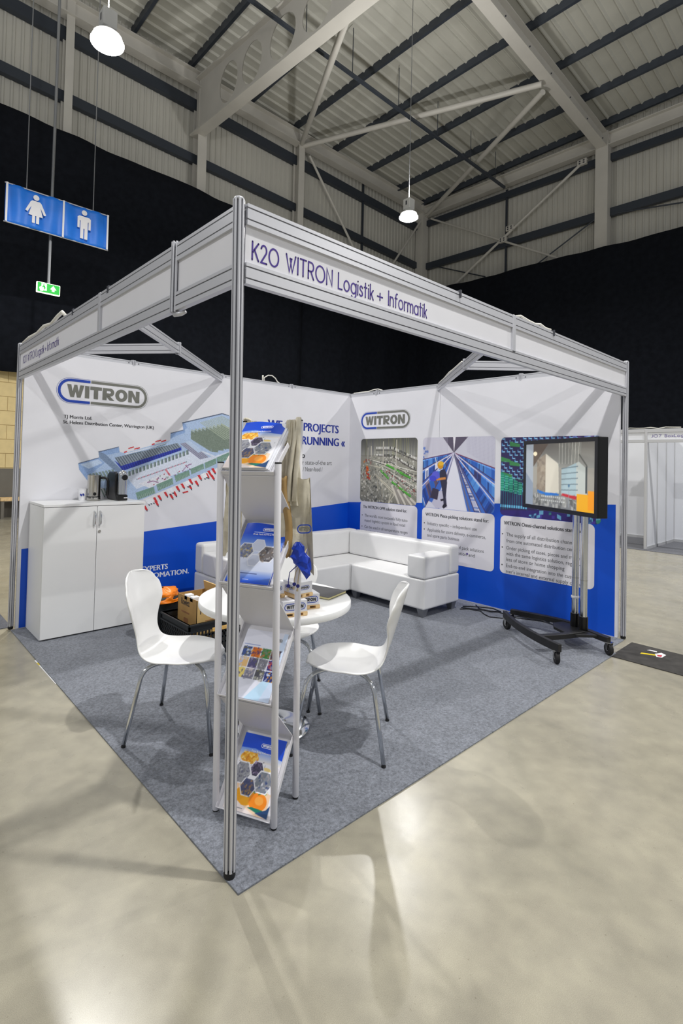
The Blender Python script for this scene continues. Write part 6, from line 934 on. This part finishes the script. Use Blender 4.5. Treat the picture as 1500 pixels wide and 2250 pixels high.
b = MB(); b.grid(40, 8, tub, True); b.build('bin_body', 'crate_black', t, smooth=True, solid=.006)
b = MB(); b.lathe([(.12,0),(.12,.004)], (.905,2.5,.008), 24); b.build('bin_floor', 'crate_black', t)
b = MB()
def bag(u,v):
    a = 2*math.pi*u; n = mnoise.noise(Vector((math.cos(a)*2.2,math.sin(a)*2.2,v*4)))*.5+mnoise.noise(Vector((math.cos(a)*6,math.sin(a)*6,v*9)))*.25
    r = (.155-.03*v)*(1+.25*n) if v < .8 else (.131-.55*(v-.8))*(1+.25*n); return (.905+r*math.cos(a), 2.5+r*math.sin(a), .33+.10*v+.04*n*(1 if v > .2 else .3))
b.grid(56, 16, bag, True); tag(b.build('bin_liner', 'orange', loc=(.905,2.5,.3), smooth=True), 'crumpled orange plastic bag on top of the black bin', 'bag')
# ------------------------------------------------------------------ brochure rack
LEANERS = []; RA = math.atan2(.438,.899); RO = (.3155,.2525,.007)
t = thing('brochure_rack', 'white zigzag brochure rack standing behind the front post', 'brochure rack', RO, RA)
hx,hy = .107,.14; RK = t; ang = math.atan2(.245,.214)
for sx,sy,z in ((-1,1,1.5),(-1,-1,1.5),(1,-1,1.695),(1,1,1.695)):
    b = MB(); b.lathe([(.012,.004),(.0145,.01),(.0145,z-.002),(.013,z)], (sx*hx,sy*hy,0), 18); l_ = b.build('leg', 'rack_white', t, world=False, smooth=True, auto=True)
    b = MB(); b.lathe([(.0125,0),(.0135,.006),(.012,.01)], (sx*hx,sy*hy,0), 16); b.build('rubber_foot', 'rubber', l_, world=False)
    b = MB(); b.lathe([(.014,z),(.0148,z+.001),(.0148,z+.005),(.013,z+.006)], (sx*hx,sy*hy,0), 16); b.build('end_cap', 'rubber', l_, world=False)
yw = hy-.012; fronts = (.018,.495,.975,1.45)
for i,z0 in enumerate(fronts):
    Fp = Vector((-hx-.004,0,z0)); Rp = Vector((hx,0,z0+(.205 if i == 3 else .245))); d = (Rp-Fp).normalized(); n = Vector((-d.z,0,d.x))
    L_ = (Rp-Fp).length*(.62 if i == 3 else 1); FS = frame(Fp,(0,-1,0),d)
    b = MB(); b.prism([(-yw,0),(yw,0),(yw,L_),(-yw,L_)], -.0015, .0015, FS); s_ = b.build('shelf', 'rack_white', t, world=False)
    for s in (-1,1):
        b = MB(); b.box(s*yw-.0015,s*yw+.0015,.0,L_,.0,.022,FS); b.build('side_flange', 'rack_white', s_, world=False)
    b = MB(); b.box(-yw,yw,-.0015,.0015,.0,.022,FS); b.build('front_lip', 'rack_white', s_, world=False)
    if i < 3:
        z1 = fronts[i+1]; A = Vector((hx,0,z0+.247)); B = Vector((-hx-.004,0,z1-.002)); d2 = (B-A); L2 = d2.length; F2 = frame(A,(0,-1,0),d2)
        b = MB(); b.prism([(-yw,0),(yw,0),(yw,L2),(-yw,L2)], -.0015, .0015, F2); b.build('back_panel', 'rack_white', t, world=False)
        b = MB(); b.prism([(-yw,L2),(yw,L2),(yw,L2-.002),(yw-.03,L2-.03)][:3]+[(-yw,L2-.002)], -.003, .003, F2); b.build('stiffener', 'rack_white', t, world=False)
def cover_hex():
    p = Pic(.21, .297, 100, 140, (238,238,246)); B = (10,72,206)
    p.vgrad(.19,.25,(240,232,224),(80,130,232)); p.poly([(0,.235),(.07,.24),(.21,.215),(.21,.297),(0,.297)], B); p.vgrad(0,.05,(250,226,206),(238,238,246))
    p.poly([(.2,.18),(.21,.16),(.21,.20)], (230,225,235))
    G = [(226,150,30),(240,190,60),(250,220,140),(200,120,20)]
    p.ell(.055,.20,.045,.024,(232,170,50)); p.blotch([(.015,.19),(.05,.175),(.095,.19),(.09,.225),(.02,.222)], 120, .0045, G)
    p.ell(.15,.168,.022,.01,(240,214,140))
    p.poly([(.0,.10),(.04,.045),(.10,.02),(.16,.0),(.2,.0),(.2,.085),(.14,.10)], (246,212,180)); p.ell(.085,.06,.05,.035,(246,170,20)); p.ell(.15,.05,.042,.034,(248,140,20)); p.ell(.155,.055,.02,.016,(252,170,70))
    p.blotch([(.10,.085),(.18,.085),(.17,.105),(.11,.108)], 26, .008, [(80,160,40),(140,200,60),(40,110,30)]); p.poly([(.11,.022),(.21,.0),(.21,.024),(.13,.028)], (16,120,100)); p.poly([(.15,.01),(.21,.0),(.21,.05),(.195,.03)], (30,70,120))
    p.poly([(0,.11),(.03,.05),(.10,.015),(.15,.0),(0,.0)], (244,232,230))
    def hexa(cx,cy,r): return [(cx+r*math.cos(math.pi/3*k), cy+r*math.sin(math.pi/3*k)) for k in range(6)]
    for cx,cy,r,cs in ((.105,.165,.031,[(60,54,80),(170,150,190),(90,84,110),(40,36,60)]),(.038,.14,.043,[(150,152,160),(196,196,204),(110,112,124),(80,80,110)]),(.15,.122,.043,[(130,136,148),(226,226,232),(40,60,120),(170,160,160)]),(.085,.092,.035,[(80,84,120),(200,150,70),(60,70,110),(150,120,110)])):
        p.poly(hexa(cx,cy,r*1.14), (240,240,248)); p.poly(hexa(cx,cy,r), cs[0]); p.blotch(hexa(cx,cy,r), 80, .0046, cs, .6)
    p.line((.045,.013),(.09,.013),.0025,(130,130,140)); return p
def cover_blue():
    p = Pic(.21, .297, 100, 140, (10,70,200)); p.vgrad(.14,.24,(214,220,238),(20,76,206)); p.vgrad(.05,.14,(196,204,226),(214,220,238)); p.vgrad(0,.06,(10,64,196),(190,200,226))
    def hexa(cx,cy,r): return [(cx+r*math.cos(math.pi/3*k), cy+r*math.sin(math.pi/3*k)) for k in range(6)]
    for cx,cy,r,cs in ((.045,.155,.04,[(120,124,140),(206,180,90),(60,80,170),(190,192,200)]),(.155,.145,.042,[(110,104,104),(206,206,210),(70,70,80),(150,130,110)])):
        p.poly(hexa(cx,cy,r*1.12), (232,234,244)); p.poly(hexa(cx,cy,r), cs[0]); p.blotch(hexa(cx,cy,r), 80, .0046, cs, .6)
    for cx,cy,r in ((.10,.185,.032),(.10,.11,.03)): p.poly(hexa(cx,cy,r*1.1),(236,238,246)); p.poly(hexa(cx,cy,r),(200,206,226))
    p.line((.055,.25),(.17,.25),.003,(214,222,246)); p.line((.05,.046),(.14,.046),.003,(60,70,120)); p.line((.08,.018),(.11,.018),.002,(190,200,236)); return p
def cover_grid():
    p = Pic(.21, .297, 100, 140, (226,228,242)); p.poly([(.14,0),(.21,0),(.21,.297),(.19,.297),(.17,.15)], (206,222,246)); p.poly([(.09,0),(.16,0),(.2,.12),(.15,.08)], (190,222,246))
    CS = [[(60,80,140),(210,220,235),(110,100,60)],[(210,110,30),(90,60,110),(236,150,40)],[(60,130,60),(200,110,60),(120,130,120)],[(120,90,80),(60,60,90)],[(220,180,120),(170,180,220),(200,200,214)],[(80,76,120),(150,140,170),(110,110,90)],[(130,130,140),(180,180,190),(100,100,120)],[(40,44,110),(180,60,60),(150,150,160)],[(230,210,120),(90,90,130)],[(130,130,150),(200,190,190)],[(90,90,100),(190,190,180),(120,120,90)],[(40,50,110),(226,150,40),(210,220,240)]]
    for r in range(3):
        for c in range(4):
            x0 = .012+c*.0475; z0 = .175-r*.047; q = [(x0,z0),(x0+.043,z0),(x0+.043,z0+.042),(x0,z0+.042)]; p.poly(q, CS[r*4+c][0]); p.blotch(q, 26, .005, CS[r*4+c], .75)
    p.line((.01,.228),(.09,.228),.003,(120,140,200)); return p
def brochure(label, z0, slot, pic, dx=0., tilt=0., curl=0., titles=(), logo_at=None, dark=False, out=.0):
    """lies on the shelf whose front edge is at height z0; slot = height of its back above the sheet"""
    an_ = ang-(.09 if z0 > 1.4 else 0); d = Vector((math.cos(an_),0,math.sin(an_))); n = Vector((-d.z,0,d.x)); o = Vector((-hx,0,z0)) + d*(.006+out) + n*(.004+slot) + Vector((0,dx,0))
    fr = root_matrix(RK) @ frame(o,(0,-1,0),d) @ Matrix.Rotation(tilt,4,'Z') @ Matrix.Translation((-.105,0,0))
    th = .0045; loc = fr @ Vector((.105,.15,0))
    t = thing('brochure', label, 'brochure', loc, RA, 'brochures in the rack')
    nn = 14
    cz = lambda u,v: curl*(v**2)*(1.0-1.4*u)*0 + curl*(v**3)*math.sin(u*math.pi*1.3+.4)
    b = MB(); b.grid(nn, nn, lambda u,v: fr @ Vector((.21*u,.297*v,cz(u,v)))); b.grid(nn, nn, lambda u,v: fr @ Vector((.21*u,.297*v,cz(u,v)+th)))
    k = nn*nn
    rim = [i for i in range(nn)]+[nn*j+nn-1 for j in range(1,nn)]+[nn*(nn-1)+i for i in range(nn-2,-1,-1)]+[nn*j for j in range(nn-2,0,-1)]
    b.add([],[]); b.f += [(rim[i],rim[(i+1)%len(rim)],rim[(i+1)%len(rim)]+k,rim[i]+k) for i in range(len(rim))]; b.mi += [0]*len(rim)
    b.build('pages', 'paper', t)
    pic.build('cover', 'glossy_print', t, fr @ Matrix.Translation((0,0,th+.0006)), bend=lambda u,v: np.array(curl*(v**3)*np.sin(u*math.pi*1.3+.4)))
    up3 = fr.to_3x3() @ Vector((0,1,0)); rt3 = fr.to_3x3() @ Vector((1,0,0)); zz = lambda u,v: th+.0011+cz(u,v)
    for s_,x,y,h,w,m_,bo in titles: text(s_, fr @ Vector((x,y,zz(x/.21,y/.297))), rt3, up3, h, m_, t, w=w, bold=bo, thick=.0012 if curl else .0006)
    if logo_at:
        lx,ly,lw,m_ = logo_at; lh = lw*.28; q = fr @ Matrix.Translation((lx,ly,max(zz((lx+k*lw/2)/.21,(ly+lh/2)/.297) for k in (-1,-.5,0,.5,1))+.0002)); ob = MB(); o_ = rrect(-lw/2,lw/2,-lh/2,lh/2,lh*.48); i_ = rrect(-lw/2+lh*.1,lw/2-lh*.1,-lh/2+lh*.1,lh/2-lh*.1,lh*.38); m2 = len(o_)
        ob.add([q @ Vector((x,y,.0004)) for x,y in o_+i_], [(k2,(k2+1)%m2,(k2+1)%m2+m2,k2+m2) for k2 in range(m2)]); ob.build('logo_ring', m_, t)
        heavy_text('WITRON', q @ Matrix.Translation((0,0,.0006)), lw*.78, lh*.5, m_, t, True)
    return t
HT = [('Food Retail References',.055,.226,.0075,.10,'text_white',.02)]
BT = [('Break Pack and Parts Picking',.055,.236,.0075,.125,'text_white',.02)]
for i in range(5): brochure('brochure %s in the stack under the fruit cover on the top shelf' % ('lowest','second lowest','in the middle','second highest','highest')[i], 1.45, i*.0058, Pic(.21,.297,4,4,(232,234,242)), dx=.004*math.sin(i*2), tilt=.008*math.cos(i*3))
brochure('brochure with fruit and hexagon pictures on top of the top shelf stack', 1.45, .030, cover_hex(), dx=.012, tilt=.02, curl=.010, titles=HT, logo_at=(.125,.258,.062,'text_white'))
for i in range(2): brochure('plain backed brochure %s the blue one on the second shelf' % ('lowest under','directly under')[i], .975, i*.0058, Pic(.21,.297,4,4,(20,70,190)), dx=-.003*i)
brochure('blue brochure with pale hexagons on the second shelf', .975, .0122, cover_blue(), dx=.0, tilt=.0, curl=.012, titles=BT, logo_at=(.125,.265,.06,'text_white'))
brochure('white brochure with a grid of small pictures on the third shelf', .495, .0005, cover_grid(), dx=-.004, titles=[], logo_at=(.165,.262,.05,'logo_grey'))
brochure('brochure with fruit and hexagon pictures on the lowest shelf', .018, .0005, cover_hex(), dx=-.002, titles=HT, logo_at=(.125,.258,.062,'text_white'))
# ------------------------------------------------------------------ bags hanging on the rack
def crease(x,y,z): 
    v = Vector((x,y,z)); return 1-2*abs(mnoise.noise(v))-.5*abs(mnoise.noise(v*2.3))
def tote(label, hook, rz, w0=.07, top=1.43, bot=1.06, seed=0, printed=False, dx=0.):
    """bag gathered over the leg end, its body hanging below"""
    t = thing('tote_bag', label, 'bag', (hook[0],hook[1],bot), rz, 'canvas bags hanging on the rack')
    H_ = hook[2]-bot; hb = top-bot
    def body(u,v):
        a = 2*math.pi*u; c_,s_ = math.cos(a),math.sin(a); x = w0*(abs(c_)**.45)*(1 if c_ > 0 else -1); y = .018*(abs(s_)**.7)*(1 if s_ > 0 else -1)
        k = crease(x*14+seed,seed*2+(1 if s_ > 0 else 5),v*1.6); k2 = crease(x*34+seed,seed,v*3+7)
        pinch = 1-.10*v; x = x*pinch-.018+.014*(1-v)+dx; y += (.020*k+.009*k2)*(1 if s_ < 0 else -1)*(.55+.45*math.sin(math.pi*min(1,v+.15))) - .036
        return (x, y, hb*v - (.045*((x-dx)/w0)+.02*k)*(1-v)**2 + .012*k*v*v)
    b = MB(); b.grid(84, 40, body, True); b.build('bag_cloth', 'canvas', t, world=False, smooth=True)
    def neck(u,v):
        a = 2*math.pi*u; c_,s_ = math.cos(a),math.sin(a); z = hb-.12+(H_+.006-hb+.12)*v; w = .026*(1-v)**.7+.013; d = .017+.004*(1-v)
        k = .007*math.sin(a*7+seed+3*v)+.006*math.sin(a*11+2*v)+.008*crease(c_*2+seed,s_*2,v*3)
        return ((w+k)*c_-.032-.018*math.sin(math.pi*v*.5+.3)*(1-v), (d+k)*s_-.03*(1-v)**.5-.010*v, z)
    b = MB(); b.grid(72, 36, neck, True); b.build('gathered_handles', 'canvas', t, world=False, smooth=True)
    for k in range(2):
        x0 = -.036+.026*k; b = MB()
        path = [(x0-.012,-.062,hb-.10),(x0-.006,-.066,hb+.02),(x0+.004,-.055,hb+.12),(x0*.4,-.042,H_-.05),(x0*.3,-.022,H_+.012),(x0*.3,.012,H_+.014)]
        b.tube(path, [.011,.010,.010,.009,.009,.009], 8); b.build('strap', 'canvas', t, world=False, smooth=True)
    def fold(u,v): x = -.062+.030*u; return (x+dx+.012*math.sin(v*5)-.01*v*(1-u), -.052-.020*math.sin(math.pi*u)-.012*u, hb*(.10+.92*v)-.02*u*(1-v)+.006*math.sin(u*9+v*7))
    b = MB(); b.grid(10, 24, fold); b.build('inner_fold', 'canvas_shaded', t, world=False, smooth=True, solid=.0012)
    if printed:
        fr = t.matrix_basis @ frame((.026,-.076,.15),(1,.3,0),(0,0,1)); lw,lh = .066,.04
        ob = MB(); o_ = rrect(-lw/2,lw/2,-lh/2,lh/2,lh*.48); i_ = rrect(-lw/2+.005,lw/2-.005,-lh/2+.005,lh/2-.005,lh*.36); m2 = len(o_)
        ob.add([fr @ Vector((x,y,.001)) for x,y in o_+i_], [(k2,(k2+1)%m2,(k2+1)%m2+m2,k2+m2) for k2 in range(m2)]); ob.build('printed_ring', 'logo_blue', t)
        heavy_text('WITRON', fr @ Matrix.Translation((0,0,.0014)), lw*.78, lh*.45, 'logo_grey', t, True)
    return t
BR = math.atan2(-.667,.745)
tote('natural canvas tote bag with logo hanging on the right rear rack leg', (.479,.177,1.70), BR, .08, 1.44, 1.07, 1.3, True, -.006)
tote('natural canvas tote bag hanging on the left rear rack leg behind the post', (.345,.422,1.70), BR+math.pi*.9, .062, 1.46, 1.10, 4.2, dx=.075)
t = thing('drawstring_bag', 'shiny blue drawstring bag bunched below the right canvas tote', 'bag', (.5,.125,1.0), BR)
prng = random.Random(4)
def pouch(u,v):
    a = 2*math.pi*u; w = .008+.034*math.sin(math.pi*min(1,v*1.0+.03))**.6*(1.3-.75*v); jt = lambda s: prng.uniform(-s,s)*(1 if .05 < v < .95 else .2)
    return ((w+jt(.010))*math.cos(a)+.022*(1-v)-.052, .5*(w+jt(.016))*math.sin(a)-.056, .028+.135*v-.03*math.cos(a)*(1-v)+jt(.006))
b = MB(); b.grid(15, 8, pouch, True); b.build('pouch', 'nylon_blue', t, world=False)
for k,(x,z) in enumerate(((-.092,-.03),(-.066,-.022),(-.05,-.03))):
    b = MB(); b.tube([(-.01,-.03,.13),(-.02-.01*k,-.05,.09),(x+.006,-.055,.03),(x,-.055,z+.02),(x,-.055,z)], .0022, 6); c_ = b.build('cord', ('cord_blue','cord','cord')[k], t, world=False, smooth=True)
    b = MB(); b.lathe([(.002,-.008),(.007,-.005),(.0085,0),(.007,.005),(.002,.008)], (x,-.055,z), 12); b.build('bead', 'cord_blue', c_, world=False, smooth=True)
    b = MB(); b.tube([(x,-.055,z-.006),(x-.003,-.055,z-.022)], [.0025,.006], 6); b.build('cord_end', 'cord', c_, world=False)
# the rack stands slightly out of plumb on the soft carpet, with all it carries
pv = Matrix.Translation((.3155,.2525,.007)); LEAN = pv @ Matrix.Rotation(-.0135, 4, Vector((math.cos(yaw),math.sin(yaw),0))) @ pv.inverted()
for o in list(COL.objects):
    if o.parent is None and o.name.split('.')[0] in ('brochure_rack','brochure','tote_bag','drawstring_bag'): LEANERS.append(o)
# ------------------------------------------------------------------ television on its trolley
dv = Vector((.53,.848,0)); nv_ = Vector((.848,-.53,0))       # along the screen (to the far edge), behind it
TC = Vector((3.455,.318,1.452)); tw,th_ = 1.01,.63
t = thing('television', 'large black flat television showing a warehouse picture on the trolley', 'television', (TC.x,TC.y,1.137))
TM = frame(TC, tuple(-dv), (0,0,1))                           # x = right as seen, y = up, z = toward the viewer
b = MB(); b.box(-tw/2,tw/2,-th_/2,th_/2,-.085,-.001,TM); b.build('casing', 'black_plastic', t, bevel=.006)
b = MB(); o_ = [(-tw/2,-th_/2),(tw/2,-th_/2),(tw/2,th_/2),(-tw/2,th_/2)]; bw = .035; i_ = [(x-bw*(1 if x > 0 else -1), y-bw*(1 if y > 0 else -1)) for x,y in o_]
b.add([TM @ Vector((x,y,z)) for z in (0,.008) for x,y in o_+i_], [(k+8,(k+1)%4+8,(k+1)%4+12,k+12) for k in range(4)] + [(k,(k+1)%4,(k+1)%4+8,k+8) for k in range(4)] + [(k+4,(k+1)%4+4,(k+1)%4+12,k+12) for k in range(4)]); b.build('bezel', 'black_plastic', t, bevel=.002)
p = Pic(.94, .56, 160, 96, (160,156,146))
p.vgrad(.35,.56,(150,150,144),(104,100,92)); p.vgrad(0,.16,(120,122,124),(150,150,146))
p.poly([(0,0),(.12,0),(.12,.56),(0,.56)], (168,176,184)); p.poly([(.0,.0),(.12,.0),(.12,.2),(.0,.3)], (140,152,168)); p.poly([(.12,.35),(.35,.56),(.12,.56)], (96,84,72)); p.ell(.15,.47,.03,.02,(250,236,200))
for k in range(14): p.line((.5+k*.02,.38),(.5+k*.021,.56),.008,(132,134,126) if k % 2 else (176,176,166))
p.poly([(.18,.13),(.31,.11),(.31,.47),(.18,.41)], (150,138,122)); p.blotch([(.18,.13),(.31,.11),(.31,.47),(.18,.41)], 40, .02, [(140,126,110),(168,156,138),(120,110,100)], .6); p.poly([(.31,.11),(.5,.12),(.49,.38),(.31,.47)], (214,208,192))
p.poly([(.53,.13),(.72,.12),(.72,.39),(.53,.33)], (168,190,196)); p.poly([(.72,.12),(.85,.13),(.85,.34),(.75,.40),(.72,.39)], (190,196,190))
for k in range(5): p.line((.53,.16+k*.045),(.74,.17+k*.048),.008,(110,128,136))
p.line((.84,.15),(.84,.36),.02,(70,76,76)); p.line((.75,.46),(.85,.36),.012,(86,86,80)); p.poly([(.19,.12),(.31,.10),(.5,.11),(.5,.13),(.31,.125),(.19,.145)], (34,110,196)); p.poly([(.53,.115),(.72,.09),(.85,.11),(.85,.13),(.72,.12),(.53,.135)], (190,44,54))
p.blotch([(.14,0),(.72,0),(.72,.09),(.14,.12)], 60, .02, [(110,112,110),(150,150,146),(90,92,90),(180,180,176)], .8); p.rect(.73,.94,0,.14,(236,170,24)); p.rect(.86,.94,.02,.17,(240,150,20)); p.line((.63,.02),(.63,.2),.006,(150,160,170)); p.ell(.63,.2,.012,.014,(80,120,150))
for k in range(2):
    for q in range(12): p.rect(.25+q*.028,.25+q*.028+.02,.085-k*.034,.1-k*.034,(206,208,206),.8)
p.build('screen', 'screen', t, TM @ Matrix.Translation((-.47,-.28,.001)))
PB = TC+nv_*.23; PB.z = 0
t = thing('tv_trolley', 'black wheeled television trolley with two chrome poles', 'tv stand', (PB.x,PB.y,.007))
for s in (-1,1):
    q = PB+dv*(.055*s); b = MB(); b.tube([(q.x,q.y,.15),(q.x,q.y,1.55)], .029, 24); b.build('pole', 'chrome', t, smooth=True, auto=True)
    b = MB(); b.tube([(q.x,q.y,.12),(q.x,q.y,.255)], .036, 20); b.build('pole_sleeve', 'black_plastic', t, smooth=True, auto=True)
    b = MB(); b.tube([(q.x,q.y,.56),(q.x,q.y,.566)], .0302, 24); b.build('pole_joint', 'steel', t, smooth=True, auto=True)
q = PB+dv*.055
b = MB(); b.lathe([(.0305,.385),(.0325,.39),(.0325,.402),(.0305,.407)], (q.x,q.y,0), 20); b.build('cable_tie', 'tape_white', t, smooth=True)
b = MB(); b.box(-.12,.12,-.16,.16,-.145,-.09,TM @ Matrix.Translation((0,0,0))); b.build('screen_bracket', 'black_metal', t, bevel=.005)
b = MB(); b.box(-.09,.09,.02,.08,-.20,-.145,TM); b.build('pole_clamp', 'black_metal', t, bevel=.004)
W1,W2,W3,W4 = Vector((3.513,.784,0)),Vector((3.033,.12,0)),Vector((3.564,-.071,0)),Vector((3.69,.84,0))
def bar(pts, w, z0, z1, name):
    pts = [Vector(q) for q in pts]; vs = []; n = len(pts)
    for i,q in enumerate(pts):
        d = (pts[min(i+1,n-1)]-pts[max(i-1,0)]).normalized(); s = Vector((-d.y,d.x,0))*w/2
        vs += [(q.x-s.x,q.y-s.y,z0),(q.x+s.x,q.y+s.y,z0),(q.x+s.x,q.y+s.y,z1),(q.x-s.x,q.y-s.y,z1)]
    b = MB(); b.add(vs, [(4*i+k,4*i+(k+1)%4,4*(i+1)+(k+1)%4,4*(i+1)+k) for i in range(n-1) for k in range(4)] + [(0,1,2,3)[::-1],tuple(range(4*n-4,4*n))]); return b.build(name, 'black_metal', t, bevel=.003)
mid = (W1+W2)/2 - nv_*.11; fb = bez(W1-nv_*.0+dv*.04, mid, W2-nv_*.0-dv*.04, 10)
bar(fb, .035, .106, .168, 'front_bar')
bar(bez(PB-dv*.09-nv_*.03, PB-dv*.16-nv_*.2, fb[7], 8), .05, .11, .15, 'side_arm')
bar(bez(PB-dv*.05+nv_*.03, PB-dv*.25+nv_*.06, W3+Vector((0,0,0)), 8), .05, .105, .15, 'rear_arm'); bar(bez(PB+dv*.05+nv_*.03, PB+dv*.2+nv_*.08, W4, 8), .05, .105, .15, 'rear_arm')
FRB = frame((PB.x,PB.y,0), tuple(dv), tuple(Vector((-dv.y,dv.x,0)))); b = MB(); b.prism([(-.2,-.07),(.2,-.07),(.16,.14),(.06,.2),(-.1,.2),(-.16,.14)], .118, .142, FRB); b.build('base_plate', 'black_metal', t, bevel=.003)
for i,Wc in enumerate((W1,W2,W3,W4)):
    an = (.5,.9,.7,.4)[i]; ax = Vector((math.cos(an),math.sin(an)*-1,0)); c = Vector((Wc.x,Wc.y,.0555))
    cm = frame(c, (0,0,1), tuple(Vector((ax.y,-ax.x,0)))) # z along axle
    b = MB(); b.lathe([(.014,-.014),(.042,-.016),(.048,-.010),(.048,.010),(.042,.016),(.014,.014)], (0,0,0), 28, cm); w_ = b.build('caster_wheel', 'rubber', t, smooth=True, auto=True)
    b = MB(); b.lathe([(.004,-.017),(.016,-.017),(.016,.017),(.004,.017)], (0,0,0), 16, cm); b.build('wheel_hub', 'steel', w_)
    b = MB()
    axl = (cm.to_3x3() @ Vector((0,0,1)))
    for s in (-1,1):
        o = c+axl*(.020*s); pr_ = Vector((axl.y,-axl.x,0))
        b.add([o+pr_*.022+Vector((0,0,.05)),o-pr_*.022+Vector((0,0,.05)),o-pr_*.008+Vector((0,0,-.008)),o+pr_*.008+Vector((0,0,-.008)),o+axl*.002*s+pr_*.022+Vector((0,0,.05)),o+axl*.002*s-pr_*.022+Vector((0,0,.05)),o+axl*.002*s-pr_*.008+Vector((0,0,-.008)),o+axl*.002*s+pr_*.008+Vector((0,0,-.008))],[(0,1,2,3),(7,6,5,4),(0,4,5,1),(1,5,6,2),(2,6,7,3),(3,7,4,0)])
    b.build('caster_fork', 'steel', t)
    b = MB(); b.box(c.x-.026,c.x+.026,c.y-.026,c.y+.026,c.z+.049,c.z+.056); b.build('caster_plate', 'steel', t)
# cables by the wall
cable('floor_cable', 'black cable running along the carpet from the sofa to the trolley', [(3.78,1.44,.014),(3.86,1.3,.014),(3.95,1.12,.014),(3.93,.98,.014),(3.99,.86,.014),(4.02,.7,.016),(3.96,.5,.016),(3.84,.36,.06),(3.76,.27,.2),(3.73,.255,.36)], .005, 'cable_black')
cable('floor_cable', 'black cable curling on the carpet at the sofa end', [(3.72,1.42,.013),(3.8,1.36,.013),(3.83,1.24,.013),(3.76,1.16,.013),(3.72,1.08,.013),(3.78,.98,.013),(3.9,.92,.013),(3.98,.75,.013),(4.04,.62,.013)], .005, 'cable_black')
cable('floor_cable', 'black cable loop between the sofa foot and the wall', [(3.84,1.46,.013),(3.95,1.36,.013),(4.03,1.22,.013),(3.98,1.1,.013),(3.88,1.15,.02),(3.9,1.3,.013),(4.0,1.4,.013)], .006, 'cable_black')
# things on the hall floor
b = MB(); b.box(3.56,4.07,-3.2,-.085,.0005,.006); tag(b.build('floor_mat', 'mat_black', loc=(3.8,-1.6,0)), 'dark carpet strip on the concrete beside the right end post', 'mat')
t = thing('tape_scraps', 'torn yellow, white and red tape scraps on the dark strip', 'tape', (3.9,-.3,.006))
for nm,ps,m_,dz in (('yellow_tape',[(3.81,-.225),(3.845,-.225),(3.885,-.31),(3.86,-.325)],'tape_yellow',0),('white_tape',[(3.95,-.235),(3.98,-.25),(3.98,-.30),(3.96,-.305)],'tape_white',0),('sticker',[(3.83,-.335),(3.9,-.305),(3.97,-.335),(3.94,-.375),(3.85,-.37)],'tape_white',.0006),('red_print',[(3.85,-.34),(3.88,-.325),(3.91,-.355),(3.86,-.362)],'tape_red',.0016)):
    b = MB(); b.prism(ps, .0065+dz, .0075+dz); b.build(nm, m_, t)
b = MB(); b.prism([(-.016,2.62),(-.006,2.62),(-.006,2.10),(-.01,2.1)], .0004, .0014); tag(b.build('floor_tape', 'tape_white', loc=(-.02,2.4,0)), 'thin white tape strip along the left carpet edge', 'tape')
b = MB(); b.prism([(-.016,2.56),(-.007,2.56),(-.007,2.50),(-.013,2.50)], .0015, .0022); tag(b.build('floor_tape', 'tape_yellow', loc=(-.02,2.5,0)), 'short yellow tape piece beside the left carpet edge', 'tape')
b = MB(); b.box(-2.5,.02,3.56,4.1,.0005,.005); tag(b.build('neighbour_carpet', 'carpet_dark', loc=(-1,3.8,0)), 'grey carpet strip behind the left end post', 'carpet')
make_texts()
for o in LEANERS: o.matrix_basis = LEAN @ o.matrix_basis
